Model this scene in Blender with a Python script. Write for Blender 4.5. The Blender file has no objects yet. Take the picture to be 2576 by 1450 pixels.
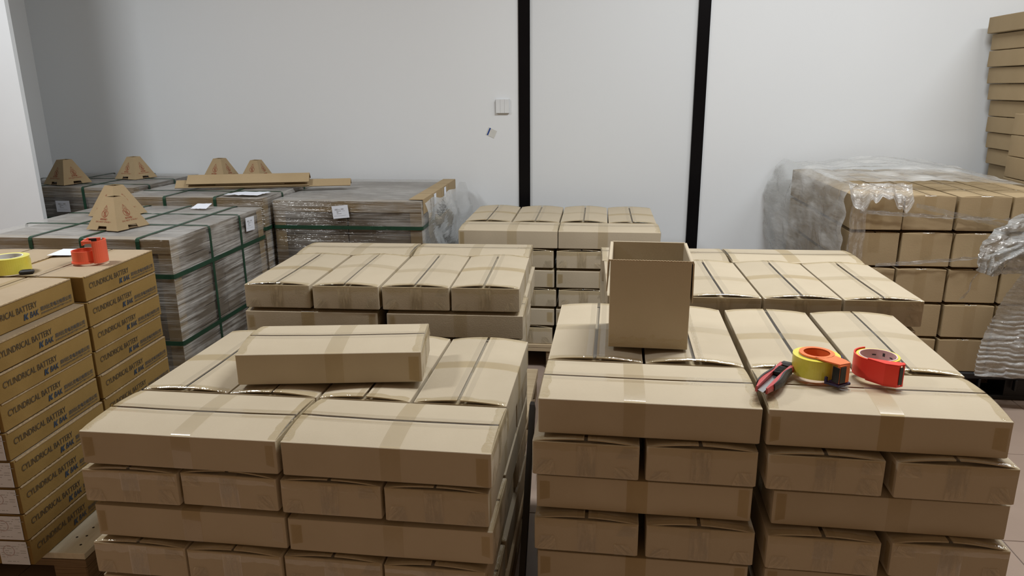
import bpy, math, random
from mathutils import Vector, Matrix, noise

random.seed(7)
C = bpy.context.scene
COL = C.collection
PI = math.pi

# ------------------------------------------------------------------ camera, world, lights, exposure
cam_d = bpy.data.cameras.new('camera')
cam_d.sensor_width = 36.0
cam_d.lens = 36.0 * 1831.5 / 2576.0
cam_d.clip_start = 0.05
cam = bpy.data.objects.new('camera', cam_d)
COL.objects.link(cam)
PITCH, YAW, ROLL = 0.2694, 0.1190, 0.0087
fw = Vector((-math.sin(YAW) * math.cos(PITCH), math.cos(YAW) * math.cos(PITCH), -math.sin(PITCH)))
rt = Vector((math.cos(YAW), math.sin(YAW), 0))
dn = fw.cross(rt)
r2 = rt * math.cos(ROLL) + dn * math.sin(ROLL)
d2 = dn * math.cos(ROLL) - rt * math.sin(ROLL)
cam.matrix_world = Matrix(((r2.x, -d2.x, -fw.x, 0.0), (r2.y, -d2.y, -fw.y, 0.0), (r2.z, -d2.z, -fw.z, 1.40), (0, 0, 0, 1)))
C.camera = cam

world = bpy.data.worlds.new('world')
C.world = world
world.use_nodes = True
world.node_tree.nodes['Background'].inputs[0].default_value = (1.0, 0.62, 0.34, 1)
world.node_tree.nodes['Background'].inputs[1].default_value = 0.18

def area(name, loc, size, power, aim=None, color=(0.96, 0.985, 1.0)):
    d = bpy.data.lights.new(name, 'AREA')
    d.shape = 'RECTANGLE'
    d.size, d.size_y = size
    d.energy = power
    d.color = color
    o = bpy.data.objects.new(name, d)
    COL.objects.link(o)
    o.location = loc
    if aim is not None:
        o.rotation_euler = (Vector(aim) - Vector(loc)).to_track_quat('-Z', 'Y').to_euler()
    return o

area('ceiling_lamp', (2.6, 2.70, 3.20), (1.2, 0.2), 25)
area('ceiling_lamp', (0.85, 2.36, 3.24), (1.2, 0.2), 62)
area('ceiling_lamp', (-2.65, 1.9, 3.0), (0.5, 0.4), 44)

C.view_settings.view_transform = 'Standard'
C.view_settings.look = 'None'
C.view_settings.gamma = 1.0
C.view_settings.use_curve_mapping = False
C.view_settings.exposure = 0.30
C.cycles.transparent_max_bounces = 24

# ------------------------------------------------------------------ materials
def lin(r, g, b):
    f = lambda c: (c / 255 / 12.92) if c / 255 <= 0.04045 else ((c / 255 + 0.055) / 1.055) ** 2.4
    return (f(r), f(g), f(b), 1.0)

def base_mat(name):
    m = bpy.data.materials.new(name)
    m.use_nodes = True
    nt = m.node_tree
    nt.nodes.clear()
    out = nt.nodes.new('ShaderNodeOutputMaterial')
    return m, nt, out

def noise_node(nt, scale, detail=3.0, vec=None, rough=0.55):
    n = nt.nodes.new('ShaderNodeTexNoise')
    n.inputs['Scale'].default_value = scale
    n.inputs['Detail'].default_value = detail
    n.inputs['Roughness'].default_value = rough
    if vec is not None:
        nt.links.new(vec, n.inputs['Vector'])
    return n

def ramp(nt, src, p0, c0, p1, c1):
    r = nt.nodes.new('ShaderNodeValToRGB')
    r.color_ramp.elements[0].position = p0
    r.color_ramp.elements[0].color = c0
    r.color_ramp.elements[1].position = p1
    r.color_ramp.elements[1].color = c1
    nt.links.new(src, r.inputs[0])
    return r

def coords(nt, kind='Object', scale=(1, 1, 1), rot=(0, 0, 0)):
    t = nt.nodes.new('ShaderNodeTexCoord')
    mp = nt.nodes.new('ShaderNodeMapping')
    mp.inputs['Scale'].default_value = scale
    mp.inputs['Rotation'].default_value = rot
    nt.links.new(t.outputs[kind], mp.inputs['Vector'])
    return mp.outputs[0]

def surf(name, c1, c2=None, scale=8.0, rough=0.6, bump=0.0, bscale=60.0, spec=0.35, stretch=(1, 1, 1), metallic=0.0, vary=0.0):
    """plain opaque surface: two colours mottled by noise, fine relief, slight change per object"""
    m, nt, out = base_mat(name)
    p = nt.nodes.new('ShaderNodeBsdfPrincipled')
    v = coords(nt, 'Object', stretch)
    if c2 is None:
        c2 = tuple(x * 0.9 for x in c1[:3]) + (1,)
    n = noise_node(nt, scale, 4, v)
    r = ramp(nt, n.outputs[0], 0.3, c2, 0.7, c1)
    col = r.outputs[0]
    if vary:
        oi = nt.nodes.new('ShaderNodeObjectInfo')
        mr = nt.nodes.new('ShaderNodeMapRange')
        mr.inputs['To Min'].default_value = 1 - vary
        mr.inputs['To Max'].default_value = 1 + vary
        nt.links.new(oi.outputs['Random'], mr.inputs['Value'])
        hsv = nt.nodes.new('ShaderNodeHueSaturation')
        nt.links.new(mr.outputs[0], hsv.inputs['Value'])
        nt.links.new(col, hsv.inputs['Color'])
        col = hsv.outputs[0]
    nt.links.new(col, p.inputs['Base Color'])
    p.inputs['Roughness'].default_value = rough
    p.inputs['Specular IOR Level'].default_value = spec
    p.inputs['Metallic'].default_value = metallic
    if bump:
        n2 = noise_node(nt, bscale, 2, v)
        b = nt.nodes.new('ShaderNodeBump')
        b.inputs['Strength'].default_value = bump
        b.inputs['Distance'].default_value = 0.004
        nt.links.new(n2.outputs[0], b.inputs['Height'])
        nt.links.new(b.outputs[0], p.inputs['Normal'])
    nt.links.new(p.outputs[0], out.inputs[0])
    return m

def tape_mat(name, tint, gloss=0.10, rough=0.12, wr=0.3, milk=0.0, fres=0.12):
    """clear packing tape: tinted see-through film with a glossy crinkled face"""
    m, nt, out = base_mat(name)
    tr = nt.nodes.new('ShaderNodeBsdfTransparent')
    tr.inputs[0].default_value = tint
    gl = nt.nodes.new('ShaderNodeBsdfGlossy')
    gl.inputs['Roughness'].default_value = rough
    gl.inputs[0].default_value = (1, 1, 1, 1)
    v = coords(nt, 'Object', (60, 60, 60))
    n = noise_node(nt, 1.0, 3, v)
    b = nt.nodes.new('ShaderNodeBump')
    b.inputs['Strength'].default_value = wr
    b.inputs['Distance'].default_value = 0.003
    nt.links.new(n.outputs[0], b.inputs['Height'])
    nt.links.new(b.outputs[0], gl.inputs['Normal'])
    lw = nt.nodes.new('ShaderNodeLayerWeight')
    lw.inputs[0].default_value = 0.35
    mu = nt.nodes.new('ShaderNodeMath')
    mu.operation = 'MULTIPLY_ADD'
    mu.inputs[1].default_value = fres
    mu.inputs[2].default_value = gloss
    nt.links.new(lw.outputs['Fresnel'], mu.inputs[0])
    mx = nt.nodes.new('ShaderNodeMixShader')
    nt.links.new(mu.outputs[0], mx.inputs[0])
    nt.links.new(tr.outputs[0], mx.inputs[1])
    nt.links.new(gl.outputs[0], mx.inputs[2])
    last = mx
    if milk:
        df = nt.nodes.new('ShaderNodeBsdfDiffuse')
        df.inputs[0].default_value = (0.62, 0.6, 0.54, 1)
        m2 = nt.nodes.new('ShaderNodeMixShader')
        r = ramp(nt, n.outputs[0], 0.4, (0, 0, 0, 1), 0.75, (milk, milk, milk, 1))
        nt.links.new(r.outputs[0], m2.inputs[0])
        nt.links.new(mx.outputs[0], m2.inputs[1])
        nt.links.new(df.outputs[0], m2.inputs[2])
        last = m2
    nt.links.new(last.outputs[0], out.inputs[0])
    return m

def film_mat(name, haze0, haze1, scale=(4, 45, 1), rot=0.6, white=0.72, gloss=0.25, big=3.0, bump=0.5, tint=(1, 0.985, 0.95), trans=0.35):
    """stretch wrap: clear plastic with milky streaks (UV space, streaks run along the pull) and creases that glint"""
    m, nt, out = base_mat(name)
    v1 = coords(nt, 'UV', scale, (0, 0, rot))
    v2 = coords(nt, 'UV', (big, big, 1))
    n1 = noise_node(nt, 1.0, 4, v1, 0.65)
    n2 = noise_node(nt, 1.0, 3, v2)
    mul = nt.nodes.new('ShaderNodeMath')
    mul.operation = 'MULTIPLY'
    nt.links.new(n1.outputs[0], mul.inputs[0])
    nt.links.new(n2.outputs[0], mul.inputs[1])
    r = ramp(nt, mul.outputs[0], 0.19, (haze0,) * 3 + (1,), 0.36, (haze1,) * 3 + (1,))
    tr = nt.nodes.new('ShaderNodeBsdfTransparent')
    tr.inputs[0].default_value = (0.93, 0.93, 0.92, 1)
    df = nt.nodes.new('ShaderNodeBsdfDiffuse')
    df.inputs[0].default_value = (white * tint[0], white * tint[1], white * tint[2], 1)
    tl = nt.nodes.new('ShaderNodeBsdfTranslucent')
    tl.inputs[0].default_value = df.inputs[0].default_value[:]
    md = nt.nodes.new('ShaderNodeMixShader')
    md.inputs[0].default_value = trans
    nt.links.new(df.outputs[0], md.inputs[1])
    nt.links.new(tl.outputs[0], md.inputs[2])
    gl = nt.nodes.new('ShaderNodeBsdfGlossy')
    gl.inputs['Roughness'].default_value = 0.14
    b = nt.nodes.new('ShaderNodeBump')
    b.inputs['Strength'].default_value = bump
    b.inputs['Distance'].default_value = 0.012
    nt.links.new(n1.outputs[0], b.inputs['Height'])
    nt.links.new(b.outputs[0], gl.inputs['Normal'])
    nt.links.new(b.outputs[0], df.inputs['Normal'])
    lw = nt.nodes.new('ShaderNodeLayerWeight')
    lw.inputs[0].default_value = 0.3
    nt.links.new(b.outputs[0], lw.inputs['Normal'])
    mg = nt.nodes.new('ShaderNodeMath')
    mg.operation = 'MULTIPLY_ADD'
    mg.inputs[1].default_value = gloss
    mg.inputs[2].default_value = 0.04
    nt.links.new(lw.outputs['Fresnel'], mg.inputs[0])
    m1 = nt.nodes.new('ShaderNodeMixShader')
    nt.links.new(r.outputs[0], m1.inputs[0])
    nt.links.new(tr.outputs[0], m1.inputs[1])
    nt.links.new(md.outputs[0], m1.inputs[2])
    m2 = nt.nodes.new('ShaderNodeMixShader')
    nt.links.new(mg.outputs[0], m2.inputs[0])
    nt.links.new(m1.outputs[0], m2.inputs[1])
    nt.links.new(gl.outputs[0], m2.inputs[2])
    nt.links.new(m2.outputs[0], out.inputs[0])
    return m

K = (0.485, 0.415, 0.305, 1)
K2 = (0.455, 0.386, 0.28, 1)
M = {}
M['kraft'] = surf('kraft_board', K, K2, 7, 0.75, 0.10, 240, 0.12, (1, 1, 1), vary=0.05)
M['kraft_in'] = surf('kraft_inside', (0.31, 0.225, 0.14, 1), (0.28, 0.2, 0.12, 1), 9, 0.75, 0.1, 200, 0.2)
M['kraft_lit_side'] = surf('kraft_with_golden_light', (0.30, 0.195, 0.068, 1), (0.225, 0.142, 0.046, 1), 6, 0.8, 0.12, 200, 0.08, vary=0.05)  # sides of the lettered cartons; golden light on them put into the board colour
M['kraft_cube'] = surf('cube_carton_kraft', (0.375, 0.285, 0.17, 1), (0.345, 0.26, 0.15, 1), 6, 0.75, 0.1, 220, 0.1, vary=0.04)
M['kraft_dark'] = surf('wrapped_carton_kraft', (0.25, 0.18, 0.115, 1), (0.2, 0.145, 0.09, 1), 6, 0.7, 0.1, 200, 0.2, vary=0.08)
M['grey_carton'] = surf('greyish_wrapped_carton', (0.235, 0.195, 0.15, 1), (0.18, 0.15, 0.118, 1), 6, 0.7, 0.1, 200, 0.2, vary=0.08)
M['kraft_tan'] = surf('tan_kraft', (0.40, 0.315, 0.215, 1), (0.36, 0.28, 0.185, 1), 7, 0.75, 0.1, 220, 0.12, vary=0.04)
M['cut_edge'] = surf('corrugated_edge', (0.5, 0.39, 0.25, 1), (0.33, 0.24, 0.14, 1), 190, 0.8, 0.3, 300, 0.2)
M['tape'] = tape_mat('clear_tape', (0.94, 0.92, 0.87, 1), 0.006, 0.35, 0.15)
M['tape_old'] = tape_mat('brownish_tape', (0.90, 0.86, 0.76, 1), 0.006, 0.42, 0.1)
M['tape_seam'] = tape_mat('seam_tape', (0.965, 0.955, 0.93, 1), 0.022, 0.12, 0.35, 0.0)
M['tape_crumple'] = tape_mat('crumpled_tape', (0.95, 0.93, 0.87, 1), 0.022, 0.05, 1.0, 0.0, 0.12)
M['wall'] = surf('white_wall_paint', (0.74, 0.775, 0.80, 1), (0.725, 0.76, 0.785, 1), 1.2, 0.45, 0.04, 130, 0.35)
M['wall_panel'] = surf('off_white_door_panel', (0.69, 0.725, 0.75, 1), (0.68, 0.715, 0.74, 1), 1.2, 0.45, 0.03, 130, 0.3)
M['wall_lightened'] = surf('lightened_wall_paint', (0.83, 0.885, 0.93, 1), None, 1.2, 0.45, 0.03, 130, 0.35)  # wall paint lightened; part of the pier's stronger light is put into it
M['ceiling'] = surf('ceiling_paint', (0.8, 0.8, 0.8, 1), None, 2, 0.8)
M['black_trim'] = surf('black_lacquer', (0.004, 0.004, 0.005, 1), (0.003, 0.003, 0.004, 1), 4, 0.3, 0.02, 60, 0.15)
M['tile'] = surf('red_brown_tile', (0.35, 0.268, 0.215, 1), (0.31, 0.236, 0.19, 1), 3, 0.28, 0.03, 40, 0.45, vary=0.04)
M['grout'] = surf('pale_grout', (0.42, 0.38, 0.36, 1), None, 20, 0.8)
M['ply'] = surf('plywood', (0.62, 0.50, 0.33, 1), (0.52, 0.40, 0.25, 1), 5, 0.6, 0.15, 50, 0.3, (1, 12, 12))
M['ply_pale'] = surf('pale_plywood_top', (0.84, 0.80, 0.66, 1), (0.72, 0.67, 0.52, 1), 5, 0.6, 0.12, 50, 0.3, (10, 1.5, 4))
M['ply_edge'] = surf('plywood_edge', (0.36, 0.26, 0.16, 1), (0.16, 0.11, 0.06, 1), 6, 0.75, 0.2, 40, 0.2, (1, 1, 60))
M['black_plastic'] = surf('black_pallet_plastic', (0.012, 0.012, 0.013, 1), (0.008, 0.008, 0.009, 1), 12, 0.42, 0.1, 90, 0.4)
M['dark_board'] = surf('dark_grey_board', (0.055, 0.048, 0.04, 1), (0.04, 0.034, 0.028, 1), 8, 0.6, 0.1, 80, 0.3)
M['strap'] = surf('green_strap', (0.018, 0.062, 0.034, 1), (0.013, 0.045, 0.026, 1), 30, 0.38, 0.2, 300, 0.4)
M['paper'] = surf('white_paper', (0.74, 0.78, 0.86, 1), (0.70, 0.74, 0.82, 1), 12, 0.7)
M['switch'] = surf('switch_plastic', (0.72, 0.75, 0.77, 1), None, 5, 0.35, 0, 60, 0.4)
M['ink'] = surf('grey_ink', (0.050, 0.042, 0.034, 1), (0.085, 0.068, 0.045, 1), 60, 0.7)
M['ink_blue'] = surf('blue_ink', (0.022, 0.042, 0.078, 1), (0.040, 0.058, 0.085, 1), 70, 0.7)
M['ink_small'] = surf('slate_ink', (0.045, 0.055, 0.072, 1), (0.085, 0.08, 0.075, 1), 90, 0.7)
M['ink_red'] = surf('red_ink', (0.30, 0.065, 0.03, 1), (0.26, 0.08, 0.04, 1), 60, 0.7)
M['ink_stamp'] = surf('faded_red_stamp', (0.50, 0.30, 0.32, 1), (0.6, 0.5, 0.5, 1), 60, 0.7)
M['ink_black'] = surf('print_black', (0.05, 0.05, 0.055, 1), None, 60, 0.7)
M['ink_pale'] = surf('print_pale_grey', (0.42, 0.43, 0.46, 1), None, 60, 0.7)
M['film_top'] = film_mat('wrap_film_top', 0.48, 0.80, (5, 30, 1), 0.3, 0.62, 0.25, 4)
M['film_side'] = film_mat('wrap_film_side', 0.04, 0.90, (2.5, 50, 1), 0.62, 0.78, 0.35, 3.5, 0.8)
M['film_front'] = film_mat('wrap_film_front', 0.03, 0.60, (2.5, 46, 1), 2.65, 0.64, 0.45, 4, 0.9)
M['film_loose'] = film_mat('loose_cloudy_film', 0.20, 0.85, (2.4, 8, 1), 0.9, 0.97, 0.55, 3, 0.7, (0.96, 0.99, 1.0), 0.5)
M['film_clear'] = film_mat('loose_clear_film', 0.10, 0.40, (4, 14, 1), 0.2, 0.78, 0.45, 4, 0.8)
M['tape_wrinkle'] = film_mat('wrinkled_tape', 0.0, 0.30, (14, 110, 1), 0.0, 0.90, 0.10, 14, 0.2, (1.0, 0.84, 0.58), 0.0)  # pale streaks in the colour imitate glints along the tape's wrinkles
M['bubble'] = film_mat('ribbed_wrap', 0.55, 0.95, (3, 60, 1), 0.05, 0.95, 0.6, 5, 1.0, (0.93, 0.98, 1.0), 0.5)
M['strand'] = film_mat('twisted_film', 0.18, 0.60, (2, 5, 1), 0.0, 0.8, 0.9, 6, 1.0)
M['orange'] = surf('orange_plastic', (0.83, 0.20, 0.055, 1), (0.80, 0.18, 0.05, 1), 20, 0.35, 0, 60, 0.45)
M['coral'] = surf('coral_plastic', (0.80, 0.135, 0.065, 1), (0.76, 0.12, 0.06, 1), 20, 0.4, 0, 60, 0.4)
M['red'] = surf('bright_red_plastic', (0.86, 0.055, 0.035, 1), (0.83, 0.045, 0.03, 1), 20, 0.4, 0, 60, 0.4)
M['purple'] = surf('purple_plastic', (0.020, 0.012, 0.065, 1), None, 20, 0.35, 0, 60, 0.4)
M['yellow'] = surf('yellow_tape_roll', (0.74, 0.68, 0.10, 1), (0.64, 0.58, 0.07, 1), 25, 0.25, 0.1, 80, 0.5)
M['yellow_side'] = surf('yellow_tape_side', (0.70, 0.62, 0.16, 1), (0.6, 0.52, 0.1, 1), 25, 0.5)
M['core'] = surf('white_card_core', (0.72, 0.72, 0.68, 1), None, 30, 0.7)
M['core_pink'] = surf('pink_card_core', (0.72, 0.50, 0.52, 1), None, 30, 0.7)
M['black'] = surf('black_rubber', (0.012, 0.012, 0.012, 1), None, 30, 0.35, 0, 60, 0.4)
M['grey_rubber'] = surf('dark_grey_grip', (0.045, 0.042, 0.040, 1), None, 30, 0.5)
M['steel'] = surf('blade_steel', (0.55, 0.55, 0.56, 1), None, 40, 0.25, 0, 60, 0.5, metallic=1.0)
M['cutter_red'] = surf('cutter_red_plastic', (0.50, 0.085, 0.085, 1), None, 20, 0.4, 0, 60, 0.4)
M['blue'] = surf('blue_sticker', (0.02, 0.06, 0.26, 1), None, 30, 0.4)
M['sticker'] = surf('clear_sticker', (0.62, 0.63, 0.60, 1), None, 30, 0.35)
M['green_smudge'] = surf('green_mark', (0.03, 0.2, 0.03, 1), (0.2, 0.2, 0.08, 1), 40, 0.6)

# ------------------------------------------------------------------ mesh helpers
class MB:
    def __init__(s):
        s.v, s.f, s.uv = [], [], {}
    def add(s, vs, fs):
        o = len(s.v)
        s.v += [tuple(v) for v in vs]
        s.f += [tuple(i + o for i in f) for f in fs]
    def box(s, lo, hi):
        x0, y0, z0 = lo
        x1, y1, z1 = hi
        s.add([(x0, y0, z0), (x1, y0, z0), (x1, y1, z0), (x0, y1, z0), (x0, y0, z1), (x1, y0, z1), (x1, y1, z1), (x0, y1, z1)],
              [(0, 3, 2, 1), (4, 5, 6, 7), (0, 1, 5, 4), (1, 2, 6, 5), (2, 3, 7, 6), (3, 0, 4, 7)])
    def rbox(s, lo, hi, r=0.004):
        """box with chamfered edges (24 verts)"""
        x0, y0, z0 = lo
        x1, y1, z1 = hi
        r = min(r, (x1 - x0) / 2.2, (y1 - y0) / 2.2, (z1 - z0) / 2.2)
        rings = []
        for z, i in ((z0, r), (z0 + r, 0), (z1 - r, 0), (z1, r)):
            rings.append([(x0 + r, y0 + i, z), (x1 - r, y0 + i, z), (x1 - i, y0 + r, z), (x1 - i, y1 - r, z),
                          (x1 - r, y1 - i, z), (x0 + r, y1 - i, z), (x0 + i, y1 - r, z), (x0 + i, y0 + r, z)])
        s.loft(rings, True, True)
    def loft(s, rings, cap0=False, cap1=False, closed=True):
        n = len(rings[0])
        vs = [p for r in rings for p in r]
        fs = []
        for k in range(len(rings) - 1):
            for i in range(n if closed else n - 1):
                j = (i + 1) % n
                fs.append((k * n + i, k * n + j, (k + 1) * n + j, (k + 1) * n + i))
        if cap0:
            fs.append(tuple(reversed(range(n))))
        if cap1:
            fs.append(tuple(range((len(rings) - 1) * n, len(rings) * n)))
        s.add(vs, fs)
    def grid(s, fn, nu, nv, uv=None):
        o = len(s.v)
        for j in range(nv + 1):
            for i in range(nu + 1):
                u, v = i / nu, j / nv
                s.v.append(tuple(fn(u, v)))
                s.uv[len(s.v) - 1] = uv(u, v) if uv else (u, v)
        for j in range(nv):
            for i in range(nu):
                a = o + j * (nu + 1) + i
                s.f.append((a, a + 1, a + nu + 2, a + nu + 1))
    def prism(s, pts, y0, y1):
        """polygon in xz, extruded along y"""
        n = len(pts)
        vs = [(x, y0, z) for x, z in pts] + [(x, y1, z) for x, z in pts]
        fs = [tuple(range(n)), tuple(reversed(range(n, 2 * n)))]
        fs += [(i, i + n, (i + 1) % n + n, (i + 1) % n) for i in range(n)]
        s.add(vs, fs)
    def prismz(s, pts, z0, z1):
        n = len(pts)
        vs = [(x, y, z0) for x, y in pts] + [(x, y, z1) for x, y in pts]
        fs = [tuple(reversed(range(n))), tuple(range(n, 2 * n))]
        fs += [(i, (i + 1) % n, (i + 1) % n + n, i + n) for i in range(n)]
        s.add(vs, fs)
    def ring(s, r0, r1, z0, z1, a0=0.0, a1=2 * PI, n=40, cx=0.0, cy=0.0):
        full = abs(a1 - a0 - 2 * PI) < 1e-6
        secs = []
        for i in range(n if full else n + 1):
            a = a0 + (a1 - a0) * i / n
            c, d = math.cos(a), math.sin(a)
            secs.append([(cx + r0 * c, cy + r0 * d, z0), (cx + r1 * c, cy + r1 * d, z0), (cx + r1 * c, cy + r1 * d, z1), (cx + r0 * c, cy + r0 * d, z1)])
        if full:
            secs.append(secs[0])
            s.loft(secs)
        else:
            s.loft(secs, True, True)
    def ribbon(s, path, normals, width, thick=0.001):
        """flat strap following path; normals are the outward directions; width runs across"""
        secs = []
        m = len(path)
        for i in range(m):
            p = Vector(path[i])
            t = (Vector(path[min(i + 1, m - 1)]) - Vector(path[max(i - 1, 0)])).normalized()
            nn = Vector(normals[i]).normalized()
            w = t.cross(nn).normalized() * width / 2
            secs.append([p - w, p + w, p + w + nn * thick, p - w + nn * thick])
        s.loft(secs, True, True)
    def mesh(s, name, smooth=False):
        me = bpy.data.meshes.new(name)
        me.from_pydata(s.v, [], s.f)
        if s.uv:
            uvl = me.uv_layers.new(name='UVMap')
            for lp in me.loops:
                uvl.data[lp.index].uv = s.uv.get(lp.vertex_index, (0, 0))
        if smooth:
            me.polygons.foreach_set('use_smooth', [True] * len(me.polygons))
            if smooth is not True:
                me.set_sharp_from_angle(angle=math.radians(smooth))
        me.validate()
        me.update()
        return me

def link(name, me, mat=None, parent=None, loc=(0, 0, 0), rot=(0, 0, 0)):
    if mat is not None and not me.materials:
        me.materials.append(mat)
    o = bpy.data.objects.new(name, me)
    COL.objects.link(o)
    o.parent = parent
    o.location = loc
    o.rotation_euler = rot
    return o

def obj(name, mb, mat, parent=None, loc=(0, 0, 0), rot=(0, 0, 0), smooth=False):
    return link(name, mb.mesh(name, smooth), mat, parent, loc, rot)

def tag(o, label, cat, group=None):
    o['label'] = label
    o['category'] = cat
    if group:
        o['group'] = group
    return o

def thing(name, label, cat, loc=(0, 0, 0), rz=0.0, group=None):
    o = bpy.data.objects.new(name, None)
    COL.objects.link(o)
    o.location = loc
    o.rotation_euler = (0, 0, rz)
    return tag(o, label, cat, group)

def struct(o):
    o['kind'] = 'structure'
    return o

def nz(x, y, z=0.0, s=1.0):
    return noise.noise(Vector((x * s, y * s, z * s)))

_txt = {}
def text_mesh(body, w, h, bold=0.0, shear=0.0):
    """flat lettering, lower left corner at the origin, in the xy plane, w wide and h high"""
    key = (body, w, h, bold, shear)
    if key in _txt:
        return _txt[key]
    c = bpy.data.curves.new('lettering', 'FONT')
    c.body = body
    c.resolution_u = 3
    c.offset = bold
    c.shear = shear
    o = bpy.data.objects.new('lettering', c)
    COL.objects.link(o)
    dg = bpy.context.evaluated_depsgraph_get()
    me = bpy.data.meshes.new_from_object(o.evaluated_get(dg))
    bpy.data.objects.remove(o)
    xs = [v.co.x for v in me.vertices]
    ys = [v.co.y for v in me.vertices]
    x0, y0 = min(xs), min(ys)
    sx, sy = w / (max(xs) - x0), h / (max(ys) - y0)
    for v in me.vertices:
        v.co = ((v.co.x - x0) * sx, (v.co.y - y0) * sy, 0)
    me.materials.clear()
    _txt[key] = me
    return me

# ------------------------------------------------------------------ the room
def floor():
    T, G = 0.60, 0.003
    mb = MB()
    mb.box((-4.6, -1.6, -0.06), (4.2, 4.6, -0.004))
    f = struct(obj('floor', mb, M['grout']))
    t = MB()
    t.rbox((G / 2, G / 2, -0.02), (T - G / 2, T - G / 2, 0.0), 0.0012)
    me = t.mesh('tile')
    for i in range(-7, 7):
        for j in range(-2, 8):
            x, y = 0.1 + i * T, -0.22 + j * T
            if x < -4.5 or x > 3.6 or y + T > 4.6:
                continue
            link('tile', me, M['tile'], f, (x, y, 0))
floor()
mb = MB(); mb.box((-4.2, 4.5, -0.06), (-0.487, 4.62, 3.3)); mb.box((0.611, 4.5, -0.06), (4.2, 4.62, 3.3))
struct(obj('wall_back', mb, M['wall']))
mb = MB(); mb.box((-0.419, 4.506, -0.06), (0.543, 4.62, 3.3))
struct(obj('wall_back_panel', mb, M['wall_panel']))
for n, x0, x1 in (('trim_1', -0.487, -0.419), ('trim_2', 0.543, 0.611)):
    mb = MB(); mb.rbox((x0, 4.488, 0.0), (x1, 4.62, 3.3), 0.002)
    struct(obj(n, mb, M['black_trim']))
mb = MB(); mb.box((-3.74, 3.476, -0.06), (-3.61, 4.5, 3.3))
struct(obj('wall_left', mb, M['wall']))
mb = MB(); mb.box((-4.3, 3.45, -0.06), (-2.872, 3.475, 3.3))
struct(obj('wall_left_pier', mb, M['wall_lightened']))
mb = MB(); mb.box((-4.6, -1.6, 3.3), (4.2, 4.62, 3.4))
struct(obj('ceiling', mb, M['ceiling']))

# ------------------------------------------------------------------ cartons
def rrect(L, W, r, n=3, sub=4, bow=0.0):
    """rounded rectangle outline, counter clockwise, sides subdivided and slightly bowed out"""
    pts = []
    cs = ((L / 2 - r, -W / 2 + r, -PI / 2), (L / 2 - r, W / 2 - r, 0), (-L / 2 + r, W / 2 - r, PI / 2), (-L / 2 + r, -W / 2 + r, PI))
    for k, (cx, cy, a0) in enumerate(cs):
        arc = [(cx + r * math.cos(a0 + PI / 2 * i / n), cy + r * math.sin(a0 + PI / 2 * i / n)) for i in range(n + 1)]
        pts += arc
        nx = cs[(k + 1) % 4]
        q = (nx[0] + r * math.cos(nx[2]), nx[1] + r * math.sin(nx[2]))
        p = arc[-1]
        dx, dy = q[0] - p[0], q[1] - p[1]
        d = math.hypot(dx, dy)
        for i in range(1, sub):
            t = i / sub
            b = bow * math.sin(PI * t)
            pts.append((p[0] + dx * t + dy / d * b, p[1] + dy * t - dx / d * b))
    return pts

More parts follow.
